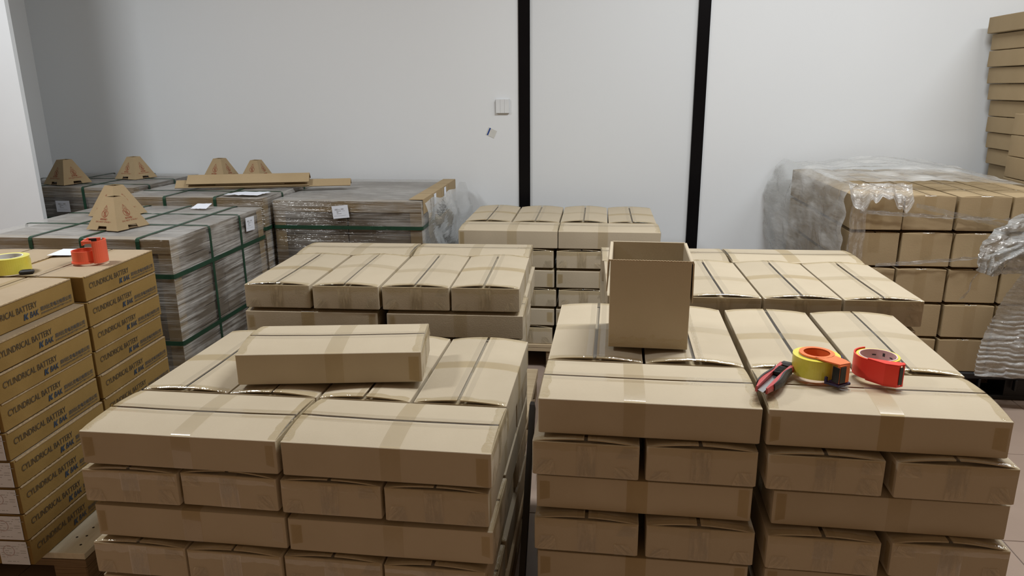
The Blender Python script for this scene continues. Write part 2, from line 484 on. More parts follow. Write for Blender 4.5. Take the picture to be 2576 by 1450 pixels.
def carton_meshes(L, W, H, b, seed, full_tape=True):
    """meshes of one sealed carton: body, two top flaps that bulge, seam tape, cross tape, end tapes, corner tapes"""
    rnd = random.Random(seed)
    out = {}
    ph = rnd.uniform(0, 50)
    r = 0.0035
    rings = []
    for z, ins, bow in ((0.0, 0.0025, 0), (0.0025, 0.0, 0.0), (H * 0.35, 0, 0.0007), (H * 0.7, 0, 0.0007), (H - 0.002, 0, 0.0), (H - 0.0008, 0.001, 0)):
        pts = rrect(L - 2 * ins, W - 2 * ins, r, 2, 4, bow)
        rings.append([(x + 0.0008 * nz(x * 9 + ph, y * 9, z * 14), y + 0.0008 * nz(x * 9, y * 9 + ph, z * 14 + 5), z) for x, y in pts])
    inner = [(x, y, H - 0.001) for x, y in rrect(L - 0.011, W - 0.011, r * 0.6, 2, 4)]
    inner2 = [(x, y, H - 0.006) for x, y in rrect(L - 0.011, W - 0.011, r * 0.6, 2, 4)]
    mb = MB()
    mb.loft(rings + [inner, inner2], True, True)
    out['body'] = mb.mesh('carton', 24)
    me = out['body']
    gap = rnd.uniform(0.0065, 0.0105)
    off = rnd.uniform(-0.004, 0.004)
    lift = [b * rnd.uniform(0.75, 1.0), b * rnd.uniform(0.6, 1.0), b * rnd.uniform(0.75, 1.0)]
    def zt(x, y):
        t = x / L * 2
        bb = lift[1] * (1 - t * t) + (lift[0] if t < 0 else lift[2]) * t * t
        q = min(1.0, abs(y) / (W / 2))
        return H - 0.0015 + max(0.0, bb * (1 - q ** 1.8)) + 0.0016 * min(1, (1 - q) * 18) + 0.0006 * nz(x * 12 + ph, y * 12)
    t = 0.003
    for s in (-1, 1):
        mb = MB()
        nx, ny = 8, 7
        top, bot = [], []
        for i in range(nx + 1):
            x = (-0.5 + i / nx) * (L - 0.004)
            for j in range(ny + 1):
                q = (j / ny) ** 0.75
                y = (s * W / 2) * (1 - q) + (off + s * gap / 2) * q
                if j == 0:
                    y = s * (W / 2 - 0.0005)
                z = zt(x, y)
                top.append((x, y, z))
                bot.append((x, y, z - t * (0.4 if j == 0 else 1)))
        n = ny + 1
        fs = []
        N = len(top)
        for i in range(nx):
            for j in range(ny):
                a = i * n + j
                q = (a, a + n, a + n + 1, a + 1)
                fs.append(q if s < 0 else q[::-1])
                q2 = tuple(k + N for k in reversed(q))
                fs.append(q2 if s < 0 else q2[::-1])
        edge = [i * n for i in range(nx + 1)] + [nx * n + j for j in range(1, n)] + [i * n + ny for i in range(nx - 1, -1, -1)] + [j for j in range(ny - 1, 0, -1)]
        for k in range(len(edge)):
            a, c = edge[k], edge[(k + 1) % len(edge)]
            q = (a, a + N, c + N, c)
            fs.append(q if s < 0 else q[::-1])
        mb.add(top + bot, fs)
        out['flap_a' if s < 0 else 'flap_b'] = mb.mesh('flap', 24)
    # tape along the seam, down both ends
    hw = 0.024
    yo = off + rnd.uniform(-0.004, 0.004)
    down = H * (0.97 if rnd.random() < 0.7 else 0.6)
    xs = [(-L / 2 - 0.0012, H - down), (-L / 2 - 0.0018, H * 0.5), (-L / 2 - 0.0014, H - 0.004), (-L / 2 + 0.001, None)]
    xs += [(-L / 2 + 0.01 + (L - 0.02) * i / 8, None) for i in range(9)]
    xs += [(L / 2 - 0.001, None), (L / 2 + 0.0014, H - 0.004), (L / 2 + 0.0018, H * 0.5), (L / 2 + 0.0012, H - down)]
    mb = MB()
    secs = []
    for x, z in xs:
        row = []
        for k in range(6):
            y = yo - hw + 2 * hw * k / 5
            zz = (zt(max(-L / 2, min(L / 2, x)), y) + 0.0009 - (0.0016 if abs(y - off) < gap else 0)) if z is None else z
            w = 0.0007 if z is not None else 0.0
            row.append((x + w * nz(y * 160 + ph, zz * 90), y, zz))
        secs.append(row)
    mb.loft(secs, closed=False)
    out['seam_tape'] = mb.mesh('seam_tape', True)
    # tape across the middle, down the long sides
    xo = rnd.uniform(-0.03, 0.03)
    mb = MB()
    secs = []
    ys = [(-W / 2 - 0.0014, H * 0.03), (-W / 2 - 0.0019, H * 0.5), (-W / 2 - 0.0013, H - 0.005), (-W / 2 + 0.0012, None)]
    ys += [(-W / 2 + 0.008 + (W - 0.016) * i / 8, None) for i in range(9)]
    ys += [(W / 2 - 0.0012, None), (W / 2 + 0.0013, H - 0.005), (W / 2 + 0.0019, H * 0.5), (W / 2 + 0.0014, H * 0.03)]
    for y, z in ys:
        row = []
        for k in range(4):
            x = xo - hw + 2 * hw * k / 3
            zz = zt(x, max(-W / 2, min(W / 2, y))) + 0.0017 if z is None else z
            row.append((x, y, zz))
        secs.append(row)
    mb.loft([s[::-1] for s in secs], closed=False)
    out['cross_tape'] = mb.mesh('cross_tape', True)
    # tape over the end edges (crumpled, bridging the open slit)
    for e, key in ((-1, 'end_tape_a'), (1, 'end_tape_b')):
        mb = MB()
        secs = []
        a0, a1 = -W / 2 + 0.004, W / 2 - 0.004
        for k in range(19):
            y = a0 + (a1 - a0) * k / 18
            w = lambda q: 0.0016 * nz(k * 0.7 + q, ph + q * 3, e)
            z0 = zt(e * L / 2, y)
            dp = 0.018 + 0.012 * abs(nz(k * 0.35, ph, 7))
            secs.append([(e * (L / 2 - 0.022 - 0.008 * nz(k * 0.4, ph)), y, zt(e * (L / 2 - 0.022), y) + 0.0011),
                         (e * (L / 2 - 0.002), y, z0 + 0.0012 + w(1)),
                         (e * (L / 2 + 0.0018 + abs(w(2))), y, (z0 + H) / 2 - 0.003 + w(3)),
                         (e * (L / 2 + 0.0020 + abs(w(4))), y, H - 0.008),
                         (e * (L / 2 + 0.0018), y, H - dp)])
        mb.loft(secs if e < 0 else [s for s in secs[::-1]], closed=False)
        out[key] = mb.mesh('end_tape', True)
    # short returns of the end tapes round the vertical corners
    for sx in (-1, 1):
        for sy in (-1, 1):
            if rnd.random() < 0.4:
                continue
            wv = rnd.uniform(0.018, 0.034)
            z0 = H * rnd.uniform(0.02, 0.3)
            z1 = H * rnd.uniform(0.8, 0.98)
            y = sy * (W / 2 + 0.0016)
            x0, x1 = sx * (L / 2 - 0.007), sx * (L / 2 - 0.007 - wv)
            mb = MB()
            mb.add([(x0, y, z0), (x1, y, z0 + 0.006), (x1, y, z1), (x0, y, z1)], [(0, 1, 2, 3)])
            out['corner_tape_%d%d' % (sx, sy)] = mb.mesh('corner_tape')
    for e in (-1, 1):
        for i, (y0, w0, z0, z1, ang) in enumerate(((yo, 0.021, H * 0.04, H * 0.93, PI / 2), (-W / 2 + 0.030, 0.024, 0.003, H * rnd.uniform(0.3, 0.5), 0.8), (W / 2 - 0.030, 0.024, 0.003, H * rnd.uniform(0.3, 0.5), -0.8),
                                                (rnd.choice((-1, 1)) * (W / 2 - 0.028), 0.024, H * 0.62, H * 0.95, rnd.uniform(-0.6, 0.6)))):
            if i and rnd.random() < 0.35:
                continue
            mb = MB()
            ca, sa = math.cos(ang), math.sin(ang)
            sl = rnd.uniform(-0.5, 0.5) if i else rnd.uniform(-0.08, 0.08)
            def f(u, v):
                y = y0 + (u - 0.5) * 2 * w0 * (1 - 0.35 * v * (i > 0)) + sl * 0.02 * v
                z = z0 + (z1 - z0) * v
                return (e * (L / 2 + 0.0021 + 0.0004 * i + 0.0006 * abs(nz(u * 4 + ph, v * 4, i))), y, z)
            mb.grid(f if e > 0 else (lambda u, v: f(1 - u, v)), 5, 6, lambda u, v: (u * 2 * w0 * ca - v * (z1 - z0) * sa + ph + i, u * 2 * w0 * sa + v * (z1 - z0) * ca))
            out['wrinkled_tape_%d_%d' % (e, i)] = mb.mesh('wrinkled_tape', True)
    return out

FLAT = [carton_meshes(0.494, 0.2435, 0.0865, bb + 0.001, 11 + i) for i, bb in enumerate((0.0105, 0.009, 0.0115, 0.008, 0.0105, 0.0095))]
OLD_TAPE = (0, 3)

def place(var, cx, cy, z, rz, label, group, name='carton', parts=None, mat='kraft', meshes=None, cat='carton', flap_mat=None):
    """one carton with its own flaps and tapes"""
    ms = (meshes or FLAT)[var % len(meshes or FLAT)]
    root = link(name, ms['body'], M[mat], None, (cx, cy, z), (0, 0, rz))
    tag(root, label, cat, group)
    use = parts if parts is not None else ('flap_a', 'flap_b', 'seam_tape', 'cross_tape', 'end_tape_a', 'end_tape_b', 'corner_tape', 'wrinkled_tape')
    for k in [q for u in use for q in ms if q == u or (u in ('corner_tape', 'wrinkled_tape') and q.startswith(u))]:
        nm = {'flap_a': 'flap', 'flap_b': 'flap', 'end_tape_a': 'end_tape', 'end_tape_b': 'end_tape'}.get(k, 'corner_tape' if k.startswith('corner') else 'wrinkled_tape' if k.startswith('wrinkled') else k)
        mt = {'flap': flap_mat or mat, 'seam_tape': 'tape_seam', 'cross_tape': 'tape_old' if var % 6 in OLD_TAPE else 'tape', 'end_tape': 'tape_crumple', 'corner_tape': 'tape_old', 'wrinkled_tape': 'tape_wrinkle'}[nm]
        link(nm, ms[k], M[mt], root)
    return root

ORD = ('', 'topmost layer', 'second layer', 'third layer', 'fourth layer', 'fifth layer', 'sixth layer')
vc = 0
def stack(origin, rot, where, group, top, pitch, layers, name='carton'):
    """layers: list of (layer number, [(kind, x centre, y centre, extra rotation, words)]); x, y in the frame of the stack"""
    global vc
    ox, oy = origin
    ca, sa = math.cos(rot), math.sin(rot)
    for n, items in layers:
        z = top - pitch * n
        for it in items:
            kind, x, y, er, words = it[:5]
            wx, wy = ox + ca * x - sa * y, oy + sa * x + ca * y
            rz = rot + er + (PI / 2 if kind == 'end' else 0)
            vc += 1
            if words is None:
                place(vc, wx, wy, z, rz, 'carton buried inside the ' + where, group + ', buried', parts=('flap_a', 'flap_b'))
            else:
                place(vc, wx, wy, z, rz, words + ', ' + where, group)

LW, WW = 0.25, 0.124   # half length, half width with a little room
def off(o, items, proud=0.0):
    """world x centre -> stack x (small rotation ignored)"""
    return [(k, x - o[0], y - (proud if k == 'end' and y < 0.3 else 0.0), e, w) for k, x, y, e, w in items]

# --- near left stack: topped by the loose carton
FL = (-1.227, 1.454)
W1 = 'stack under the loose carton'
B = 0.499
stack(FL, -0.015, W1, 'cartons of the stack under the loose carton', 0.63, 0.10, [
    (1, off(FL, [('long', -0.975, WW, 0.006, 'topmost carton lying lengthwise at front left'),
                 ('long', -0.468, WW, -0.004, 'topmost carton lying lengthwise at front right'),
                 ('end', -1.100, B, 0.004, 'topmost carton at back, first from left'),
                 ('end', -0.850, B, 0.0, 'topmost carton at back, second from left'),
                 ('end', -0.597, B, -0.004, 'topmost carton at back, third from left'),
                 ('end', -0.344, B, 0.0, 'topmost carton at back, fourth from left')])),
    (2, off(FL, [('end', -1.112, LW - 0.004, 0.02, 'end face first from left in second layer'),
                 ('end', -0.856, LW + 0.004, -0.01, 'end face second from left in second layer'),
                 ('end', -0.604, LW, 0.0, 'end face third from left in second layer'),
                 ('end', -0.351, LW - 0.003, 0.0, 'end face fourth from left in second layer'),
                 ('long', -0.475, 0.631, 0.0, 'rear carton of second layer on the gap side')])),
    (3, off(FL, [('long', -0.9705, WW + 0.002, 0.0, 'left lengthwise carton of third layer'),
                 ('long', -0.469, WW, 0.003, 'right lengthwise carton of third layer'),
                 ('end', -0.350, B + 0.01, 0.0, 'rear carton of third layer on the gap side')])),
    (4, off(FL, [('end', -1.109, LW, 0.005, 'end face first from left in fourth layer'),
                 ('end', -0.857, LW - 0.003, -0.003, 'end face second from left in fourth layer'),
                 ('end', -0.609, LW + 0.002, 0.0, 'end face third from left in fourth layer'),
                 ('end', -0.360, LW - 0.002, 0.0, 'end face fourth from left in fourth layer'),
                 ('long', -0.478, 0.631, 0.0, 'rear carton of fourth layer on the gap side')], 0.010)),
    (5, off(FL, [('long', -0.979, WW, 0.0, 'left lengthwise carton of fifth layer'),
                 ('long', -0.476, WW, 0.0, 'right lengthwise carton of fifth layer'),
                 ('end', -0.350, B + 0.01, 0.0, 'rear carton of fifth layer on the gap side')])),
])

# --- near right stack: topped by the open box and the tape dispensers
FR = (-0.132, 1.527)
W2 = 'stack under the tape dispensers'
stack(FR, -0.025, W2, 'cartons of the stack under the tape dispensers', 0.73, 0.10, [
    (1, off(FR, [('long', 0.1215, WW, 0.004, 'topmost carton lying lengthwise at front left'),
                 ('long', 0.629, WW, -0.004, 'topmost carton lying lengthwise at front right'),
                 ('end', -0.005, B, 0.004, 'topmost carton at back, first from left'),
                 ('end', 0.247, B, 0.0, 'topmost carton at back, second from left'),
                 ('end', 0.508, B, 0.0, 'topmost carton at back, third from left'),
                 ('end', 0.764, B, -0.004, 'topmost carton at back, fourth from left')])),
    (2, off(FR, [('end', -0.015, LW, 0.0, 'end face first from left in second layer'),
                 ('end', 0.242, LW + 0.003, 0.01, 'end face second from left in second layer'),
                 ('end', 0.510, LW, -0.006, 'end face third from left in second layer'),
                 ('end', 0.774, LW - 0.002, 0.004, 'end face fourth from left in second layer')], 0.016)),
    (3, off(FR, [('long', 0.118, WW + 0.008, 0.0, 'left lengthwise carton of third layer'),
                 ('long', 0.657, WW + 0.006, 0.0, 'right lengthwise carton of third layer')])),
    (4, off(FR, [('end', -0.010, LW, 0.0, 'end face first from left in fourth layer'),
                 ('end', 0.252, LW, 0.0, 'end face second from left in fourth layer'),
                 ('end', 0.522, LW - 0.004, 0.0, 'end face third from left in fourth layer'),
                 ('end', 0.790, LW + 0.002, 0.0, 'end face fourth from left in fourth layer')], 0.016)),
    (5, off(FR, [('long', 0.121, WW, 0.0, 'left lengthwise carton of fifth layer'),
                 ('long', 0.652, WW, 0.0, 'right lengthwise carton of fifth layer')])),
    (6, off(FR, [('end', -0.005, LW, 0.0, None), ('end', 0.25, LW, 0.0, None), ('end', 0.52, LW, 0.0, None), ('end', 0.775, LW, 0.0, None)])),
])

# --- middle left stack: behind the loose carton
ML = (-1.281, 2.421)
W3 = 'stack just behind the loose carton'
stack(ML, 0.024, W3, 'cartons of the stack just behind the loose carton', 0.73, 0.10, [
    (1, off(ML, [('end', -1.150, LW, 0.0, 'topmost carton in front, first from left'),
                 ('end', -0.894, LW - 0.003, 0.0, 'topmost carton in front, second from left'),
                 ('end', -0.639, LW, 0.0, 'topmost carton in front, third from left'),
                 ('end', -0.388, LW, 0.0, 'topmost carton in front, fourth from left'),
                 ('long', -1.025, 0.628, 0.0, 'topmost carton lying lengthwise at back left'),
                 ('long', -0.515, 0.630, 0.0, 'topmost carton lying lengthwise at back right')])),
    (2, off(ML, [('long', -1.030, WW, 0.0, 'left lengthwise carton of second layer'),
                 ('long', -0.501, WW, 0.0, 'right lengthwise carton of second layer'),
                 ('end', -0.380, B, 0.0, 'rear carton of second layer on the right side')])),
    (3, off(ML, [('end', -1.14, LW, 0.0, None), ('end', -0.885, LW, 0, None), ('end', -0.635, LW, 0, None), ('end', -0.382, LW, 0.0, 'front right corner carton of third layer')])),
    (4, off(ML, [('long', -1.02, WW, 0.0, None), ('long', -0.505, WW, 0.0, None)])),
    (5, off(ML, [('long', -1.02, WW, 0.0, None), ('long', -0.505, WW, 0.0, None)])),
    (6, off(ML, [('long', -1.02, WW, 0.0, None), ('long', -0.505, WW, 0.0, None)])),
])

# --- far stack at the wall between the black strips
MC = (-0.701, 3.51)
W4 = 'stack at the far wall'
stack(MC, 0.0, W4, 'cartons of the stack at the wall', 0.73, 0.10, [
    (1, off(MC, [('long', -0.440, WW, 0.0, 'topmost carton lying lengthwise at front left'),
                 ('long', 0.058, WW, 0.0, 'topmost carton lying lengthwise at front right'),
                 ('end', -0.575, B, 0.0, 'topmost carton at back, first from left'),
                 ('end', -0.322, B, 0.0, 'topmost carton at back, second from left'),
                 ('end', -0.070, B, 0.0, 'topmost carton at back, third from left'),
                 ('end', 0.180, B, 0.0, 'topmost carton at back, fourth from left')])),
    (2, off(MC, [('end', -0.334, LW, 0.0, 'end face left of the joint in second layer'),
                 ('end', -0.075, LW, 0.0, 'end face right of the joint in second layer'),
                 ('end', -0.59, LW, 0.0, None), ('end', 0.178, LW, 0.0, None)])),
    (3, off(MC, [('long', -0.455, WW, 0.0, 'left lengthwise carton of third layer'),
                 ('long', 0.050, WW, 0.0, 'right lengthwise carton of third layer')])),
    (4, off(MC, [('end', -0.320, LW, 0.0, 'end face left of the joint in fourth layer'),
                 ('end', -0.063, LW, 0.0, 'end face right of the joint in fourth layer')])),
    (5, off(MC, [('long', -0.454, WW, 0.0, 'left lengthwise carton of fifth layer'),
                 ('long', 0.050, WW, 0.0, 'right lengthwise carton of fifth layer')])),
    (6, off(MC, [('end', -0.338, LW, 0.0, 'bottom carton left of the joint'), ('end', -0.075, LW, 0.0, None)])),
])

# --- middle right stack: behind the open box
MR = (0.027, 2.322)
W5 = 'stack right behind the open box'
stack(MR, 0.017, W5, 'cartons of the stack right behind the open box', 0.75, 0.10, [
    (1, off(MR, [('end', 0.160, LW, 0.0, 'topmost carton in front, first from left'),
                 ('end', 0.411, LW, 0.0, 'topmost carton in front, second from left'),
                 ('end', 0.662, LW, 0.0, 'topmost carton in front, third from left'),
                 ('end', 0.912, LW, 0.0, 'topmost carton in front, fourth from left'),
                 ('long', 0.277, 0.628, 0.0, 'topmost carton lying lengthwise at back left'),
                 ('long', 0.782, 0.628, 0.0, 'topmost carton lying lengthwise at back right')])),
    (2, off(MR, [('long', 0.270, WW, 0.0, 'left lengthwise carton of second layer'), ('long', 0.772, WW, 0.0, 'right lengthwise carton of second layer'),
                 ('end', 0.150, B, 0.0, None), ('end', 0.90, B, 0.0, None)])),
    (3, off(MR, [('long', 0.270, WW, 0.0, None), ('long', 0.772, WW, 0.0, None)])),
    (4, off(MR, [('long', 0.270, WW, 0.0, None), ('long', 0.772, WW, 0.0, None)])),
    (5, off(MR, [('long', 0.270, WW, 0.0, None), ('long', 0.772, WW, 0.0, None)])),
    (6, off(MR, [('long', 0.270, WW, 0.0, None), ('long', 0.772, WW, 0.0, None)])),
])

# the loose carton lying on the near left stack
place(2, -0.721, 1.872, 0.634, 0.141, 'loose taped carton lying alone askew on top of the near left stack', None)

# ------------------------------------------------------------------ pallets
def pallet(label, x0, x1, y0, y1, rz=0.0, h=0.13, group='plywood pallets', pale=False, deck=0.017):
    t = thing('pallet', label, 'pallet', (x0, y0, 0), rz, group)
    L, W = x1 - x0, y1 - y0
    mb = MB(); mb.rbox((0, 0, h - deck - 0.001), (L, W, h - 0.001), 0.0015)
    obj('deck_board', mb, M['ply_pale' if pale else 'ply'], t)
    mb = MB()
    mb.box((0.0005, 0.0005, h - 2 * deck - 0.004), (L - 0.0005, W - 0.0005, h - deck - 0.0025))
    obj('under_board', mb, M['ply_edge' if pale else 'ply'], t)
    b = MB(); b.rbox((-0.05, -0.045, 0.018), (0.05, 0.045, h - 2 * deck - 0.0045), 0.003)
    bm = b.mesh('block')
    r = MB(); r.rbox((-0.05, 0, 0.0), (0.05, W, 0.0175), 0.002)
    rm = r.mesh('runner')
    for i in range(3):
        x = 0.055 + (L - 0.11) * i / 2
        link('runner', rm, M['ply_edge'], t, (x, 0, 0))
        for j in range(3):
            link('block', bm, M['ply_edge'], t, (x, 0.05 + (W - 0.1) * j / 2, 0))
    return t

pallet('plywood pallet carrying the stack under the loose carton', -1.20, -0.215, 1.50, 2.21)
pallet('plywood pallet carrying the stack under the tape dispensers', -0.12, 0.93, 1.55, 2.28)
pallet('plywood pallet carrying the stack just behind the loose carton', -1.28, -0.26, 2.45, 3.17)
pallet('pale plywood pallet whose edge shows under the stack at the wall', -0.705, 0.31, 3.505, 4.26)
pallet('plywood pallet carrying the stack right behind the open box', 0.03, 1.02, 2.36, 3.07, 0.0, 0.15)
bp = pallet('pale plywood pallet with nail holes under the lettered cartons', -2.30, -1.428, 1.60, 2.46, 0.047, 0.13, None, True, 0.02)
for x, y in ((0.80, 0.075), (0.825, 0.083), (0.818, 0.125), (0.845, 0.13), (0.835, 0.04), (0.80, 0.26), (0.84, 0.33)):
    mb = MB(); mb.ring(0.0, 0.0035, 0.1292, 0.1296, n=10, cx=x, cy=y)
    obj('nail_hole', mb, M['black'], bp)

def plastic_pallet():
    t = thing('plastic_pallet', 'black plastic pallet under the cube cartons', 'pallet', (1.09, 3.29, 0))
    mb = MB(); mb.rbox((0, 0, 0.105), (0.94, 1.10, 0.137), 0.006)
    obj('deck', mb, M['black_plastic'], t)
    for i in range(3):
        for j in range(3):
            mb = MB()
            x, y = 0.03 + i * 0.37, 0.03 + j * 0.45
            mb.loft([[(x + a * s, y + b * s2, z) for a, b in ((0, 0), (0.14, 0), (0.14, 0.14), (0, 0.14))] for z, s, s2 in ((0, 1, 1), (0.105, 1.08, 1.05))], True, True)
            obj('leg', mb, M['black_plastic'], t)
    for j in range(3):
        mb = MB(); mb.rbox((0.005, 0.025 + j * 0.45, 0.0), (0.935, 0.175 + j * 0.45, 0.022), 0.004)
        obj('runner', mb, M['black_plastic'], t)
    for i in range(6):
        mb = MB(); mb.rbox((0.02 + i * 0.155, -0.004, 0.055), (0.03 + i * 0.155, 0.02, 0.108), 0.002)
        obj('rib', mb, M['black_plastic'], t)
plastic_pallet()

# dark boards standing in the gap between the two near stacks
def gap_board(label, pts, w, th):
    mb = MB()
    (ax, ay, az), (bx, by, bz) = pts
    d = Vector((bx - ax, by - ay, bz - az)); 
    side = Vector((1, 0, 0)) * th / 2
    up = d.cross(Vector((1, 0, 0))).normalized() * w / 2
    secs = []
    for t in (0.0, 0.02, 0.98, 1.0):
        p = Vector((ax, ay, az)) + d * t
        k = 0.7 if t in (0.0, 1.0) else 1.0
        secs.append([p - side * k - up * k, p + side * k - up * k, p + side * k + up * k, p - side * k + up * k])
    mb.loft(secs, True, True)
    o = obj('board', mb, M['dark_board'])
    tag(o, label, 'board')
gap_board('dark grey board slanting high in the gap between the near stacks', ((-0.182, 2.03, 0.475), (-0.182, 1.62, 0.02)), 0.04, 0.016)

# ------------------------------------------------------------------ lettered cartons on the left
BK = [carton_meshes(0.388, 0.286, 0.0785, 0.0015, 71 + i) for i in range(3)]

def serrated_lip(x, y0, y1, z):
    """the torn corrugated rim along the top of the lettered side"""
    mb = MB()
    n = 38
    secs = []
    for i in range(n + 1):
        y = y0 + (y1 - y0) * i / n
        k = 0.0011 if i % 2 else 0.0
        secs.append([(x - 0.001, y, z - 0.003), (x + 0.0022, y, z - 0.003), (x + 0.0026, y, z + k), (x - 0.001, y, z + k + 0.0006)])
    mb.loft(secs, True, True)
    return mb.mesh('torn_rim')

RIM = serrated_lip(0.0, -0.188, 0.188, 0.0)

def bak_logo():
    mb = MB()
    mb.add([(0.000, 0.0, 0), (0.006, 0.0, 0), (0.0095, 0.017, 0), (0.0035, 0.017, 0)], [(0, 1, 2, 3)])
    mb.add([(0.0075, 0.0085, 0), (0.0150, 0.017, 0), (0.0205, 0.017, 0), (0.0125, 0.0085, 0)], [(0, 3, 2, 1)])
    mb.add([(0.0075, 0.0085, 0), (0.0125, 0.0085, 0), (0.0175, 0.0, 0), (0.0115, 0.0, 0)], [(0, 3, 2, 1)])
    return mb.mesh('logo_mark')
LOGO = bak_logo()

def stamp_mesh():
    mb = MB(); mb.ring(0.0155, 0.0167, 0, 0.0001, n=28)
    return mb.mesh('round_stamp')
STAMP = stamp_mesh()
def lines_mesh():
    rnd = random.Random(5)
    mb = MB()
    for i in range(9):
        z = 0.066 - i * 0.0068
        x = -0.031
        while x < 0.04:
            w = rnd.uniform(0.004, 0.018)
            if rnd.random() < 0.7 and not (z < 0.024 and x > 0.012):
                mb.add([(x, 0, z), (x + w, 0, z), (x + w, 0, z + 0.0014), (x, 0, z + 0.0014)], [(0, 1, 2, 3)])
            x += w + 0.004
    return mb.mesh('small_print')
SMALL = lines_mesh()
LABEL = MB(); LABEL.box((-0.036, -0.0006, 0.003), (0.046, 0.0, 0.0755)); LABEL = LABEL.mesh('paper_label')

def lettered(cx, cy, z, rz, var, label, group, print_on=True, front=False, green=False):
    o = place(var, cx, cy, z, rz + PI / 2, label, group, 'lettered_carton', ('flap_a', 'flap_b', 'seam_tape'), 'kraft_lit_side', BK, flap_mat='kraft_tan')
    # local: length runs along the stack depth (+x local = deeper), lettered side is local -y
    hx, hy = 0.194, 0.143
    link('torn_rim', RIM, M['cut_edge'], o, (0, -hy, 0.0785), (0, 0, -PI / 2))
    if print_on:
        f = -hy - 0.0020
        def put(nm, me, mat, x, zz):
            link(nm, me, M[mat], o, (x, f, zz), (PI / 2, 0, 0))
        put('lettering', text_mesh('CYLINDRICAL BATTERY', 0.208, 0.0175, 0.0, 0.0), 'ink', -hx + 0.022, 0.037)
        put('logo_mark', LOGO, 'ink_blue', -hx + 0.172, 0.0135)
        put('lettering', text_mesh('BAK', 0.036, 0.0165, 0.012, 0.22), 'ink_blue', -hx + 0.1965, 0.0137)
        put('lettering', text_mesh('\u90d1\u5dde\u6bd4\u514b\u7535\u6c60\u6709\u9650\u516c\u53f8', 0.134, 0.0135, 0.012, 0.0), 'ink_small', -hx + 0.240, 0.0195)
        put('lettering', text_mesh('ZHENGZHOU BAK BATTERY CO.,LTD', 0.134, 0.0058, 0.01, 0.0), 'ink_small', -hx + 0.240, 0.0105)
    if front:
        # paper label on the near end (local -x)
        e = link('paper_label', LABEL, M['paper'], o, (-hx - 0.0022, -0.087, 0.0), (0, 0, -PI / 2))
        link('small_print', SMALL, M['ink_pale'], e, (0, -0.0009, 0))
        link('round_stamp', STAMP, M['ink_stamp'], e, (-0.008, -0.0012, 0.046), (PI / 2, 0, 0))
        if green:
            mb = MB(); mb.ring(0, 0.018, 0, 0.0002, n=16)
            obj('green_mark', mb, M['green_smudge'], o, (-hx - 0.0024, 0.085, 0.032), (PI / 2, 0, -PI / 2))
    return o

BX, BY, BA = -1.530, 1.572, 0.047
NUM = ('topmost', 'second from top', 'third from top', 'fourth from top', 'fifth from top', 'sixth from top', 'seventh from top', 'eighth from top', 'lowest')
ca, sa = math.cos(BA), math.sin(BA)
rnd = random.Random(3)
for col, (d0, nm) in enumerate(((0.0, 'near'), (0.398, 'far'))):
    for k in range(9):
        z = 0.131 + 0.0805 * (8 - k)
        jx = (-0.028 if (k == 0 and col == 0) else 0) + rnd.uniform(-0.004, 0.004) - 0.143
        jy = d0 + 0.196 + rnd.uniform(-0.002, 0.002)
        x, y = BX + ca * jx - sa * jy, BY + sa * jx + ca * jy
        vis = col == 0 or k < 6
        if vis:
            lb = '%s golden lettered carton in the %s column of the left pile' % (NUM[k], nm)
            lettered(x, y, z, BA, k + col, lb, 'lettered cartons of the left pile', True, col == 0, k == 8)
        else:
            lettered(x, y, z, BA, k + col, 'golden lettered carton hidden behind the near stack', 'hidden lettered cartons', False)
for i, (dy, dz) in enumerate(((0.196, 0.0), (0.591, 0.0))):
    for k in range(9):
        jx, jy = -0.143 - 0.296 - (0.028 if k == 0 and i == 0 else 0), dy
        x, y = BX + ca * jx - sa * jy, BY + sa * jx + ca * jy
        z = 0.131 + 0.0805 * (8 - k)
        if k == 0:
            lettered(x, y, z, BA, i, ('carton under the yellow tape roll, left column of the lettered pile', 'carton left of the white sheet, left column of the lettered pile')[i], 'lettered cartons of the left pile', False)
        elif i == 0:
            o = lettered(x, y, z, BA, i, 'golden carton of the left column below the tape roll', 'left column of the lettered pile', False, True)
        else:
            lettered(x, y, z, BA, i, 'golden lettered carton hidden behind the near stack', 'hidden lettered cartons', False)

# ------------------------------------------------------------------ wrapped pallet loads
def corner_path(pts, r=0.012):
    """round the corners of a polyline"""
    out = [Vector(pts[0])]
    for i in range(1, len(pts) - 1):
        p, a, b = Vector(pts[i]), Vector(pts[i - 1]), Vector(pts[i + 1])
        da, db = (a - p).normalized(), (b - p).normalized()
        for t in (0, 0.5, 1):
            q = p + da * r * (1 - t) + db * r * t
            if t == 0.5:
                q = p + (da + db) * r * 0.28
            out.append(q)
    out.append(Vector(pts[-1]))
    return out

def strap(parent, pts, nrm, w=0.016):
    """nrm: one normal per segment"""
    path = corner_path(pts)
    ns = []
    for i in range(len(path)):
        k = 0 if i == 0 else min(len(nrm) - 1, (i + 1) // 3)
        n = Vector(nrm[k])
        if i > 0 and (i - 1) % 3 == 1 and k + 0 < len(nrm):
            k0 = max(0, (i - 1) // 3); k1 = min(len(nrm) - 1, k0 + 1)
            n = (Vector(nrm[k0]) + Vector(nrm[k1])).normalized()
        elif i > 0:
            k0 = (i - 1) // 3
            n = Vector(nrm[min(len(nrm) - 1, k0 + (1 if (i - 1) % 3 == 2 else 0))])
        ns.append(n)
    mb = MB(); mb.ribbon(path, ns, w, 0.0012)
    return obj('strap', mb, M['strap'], parent)

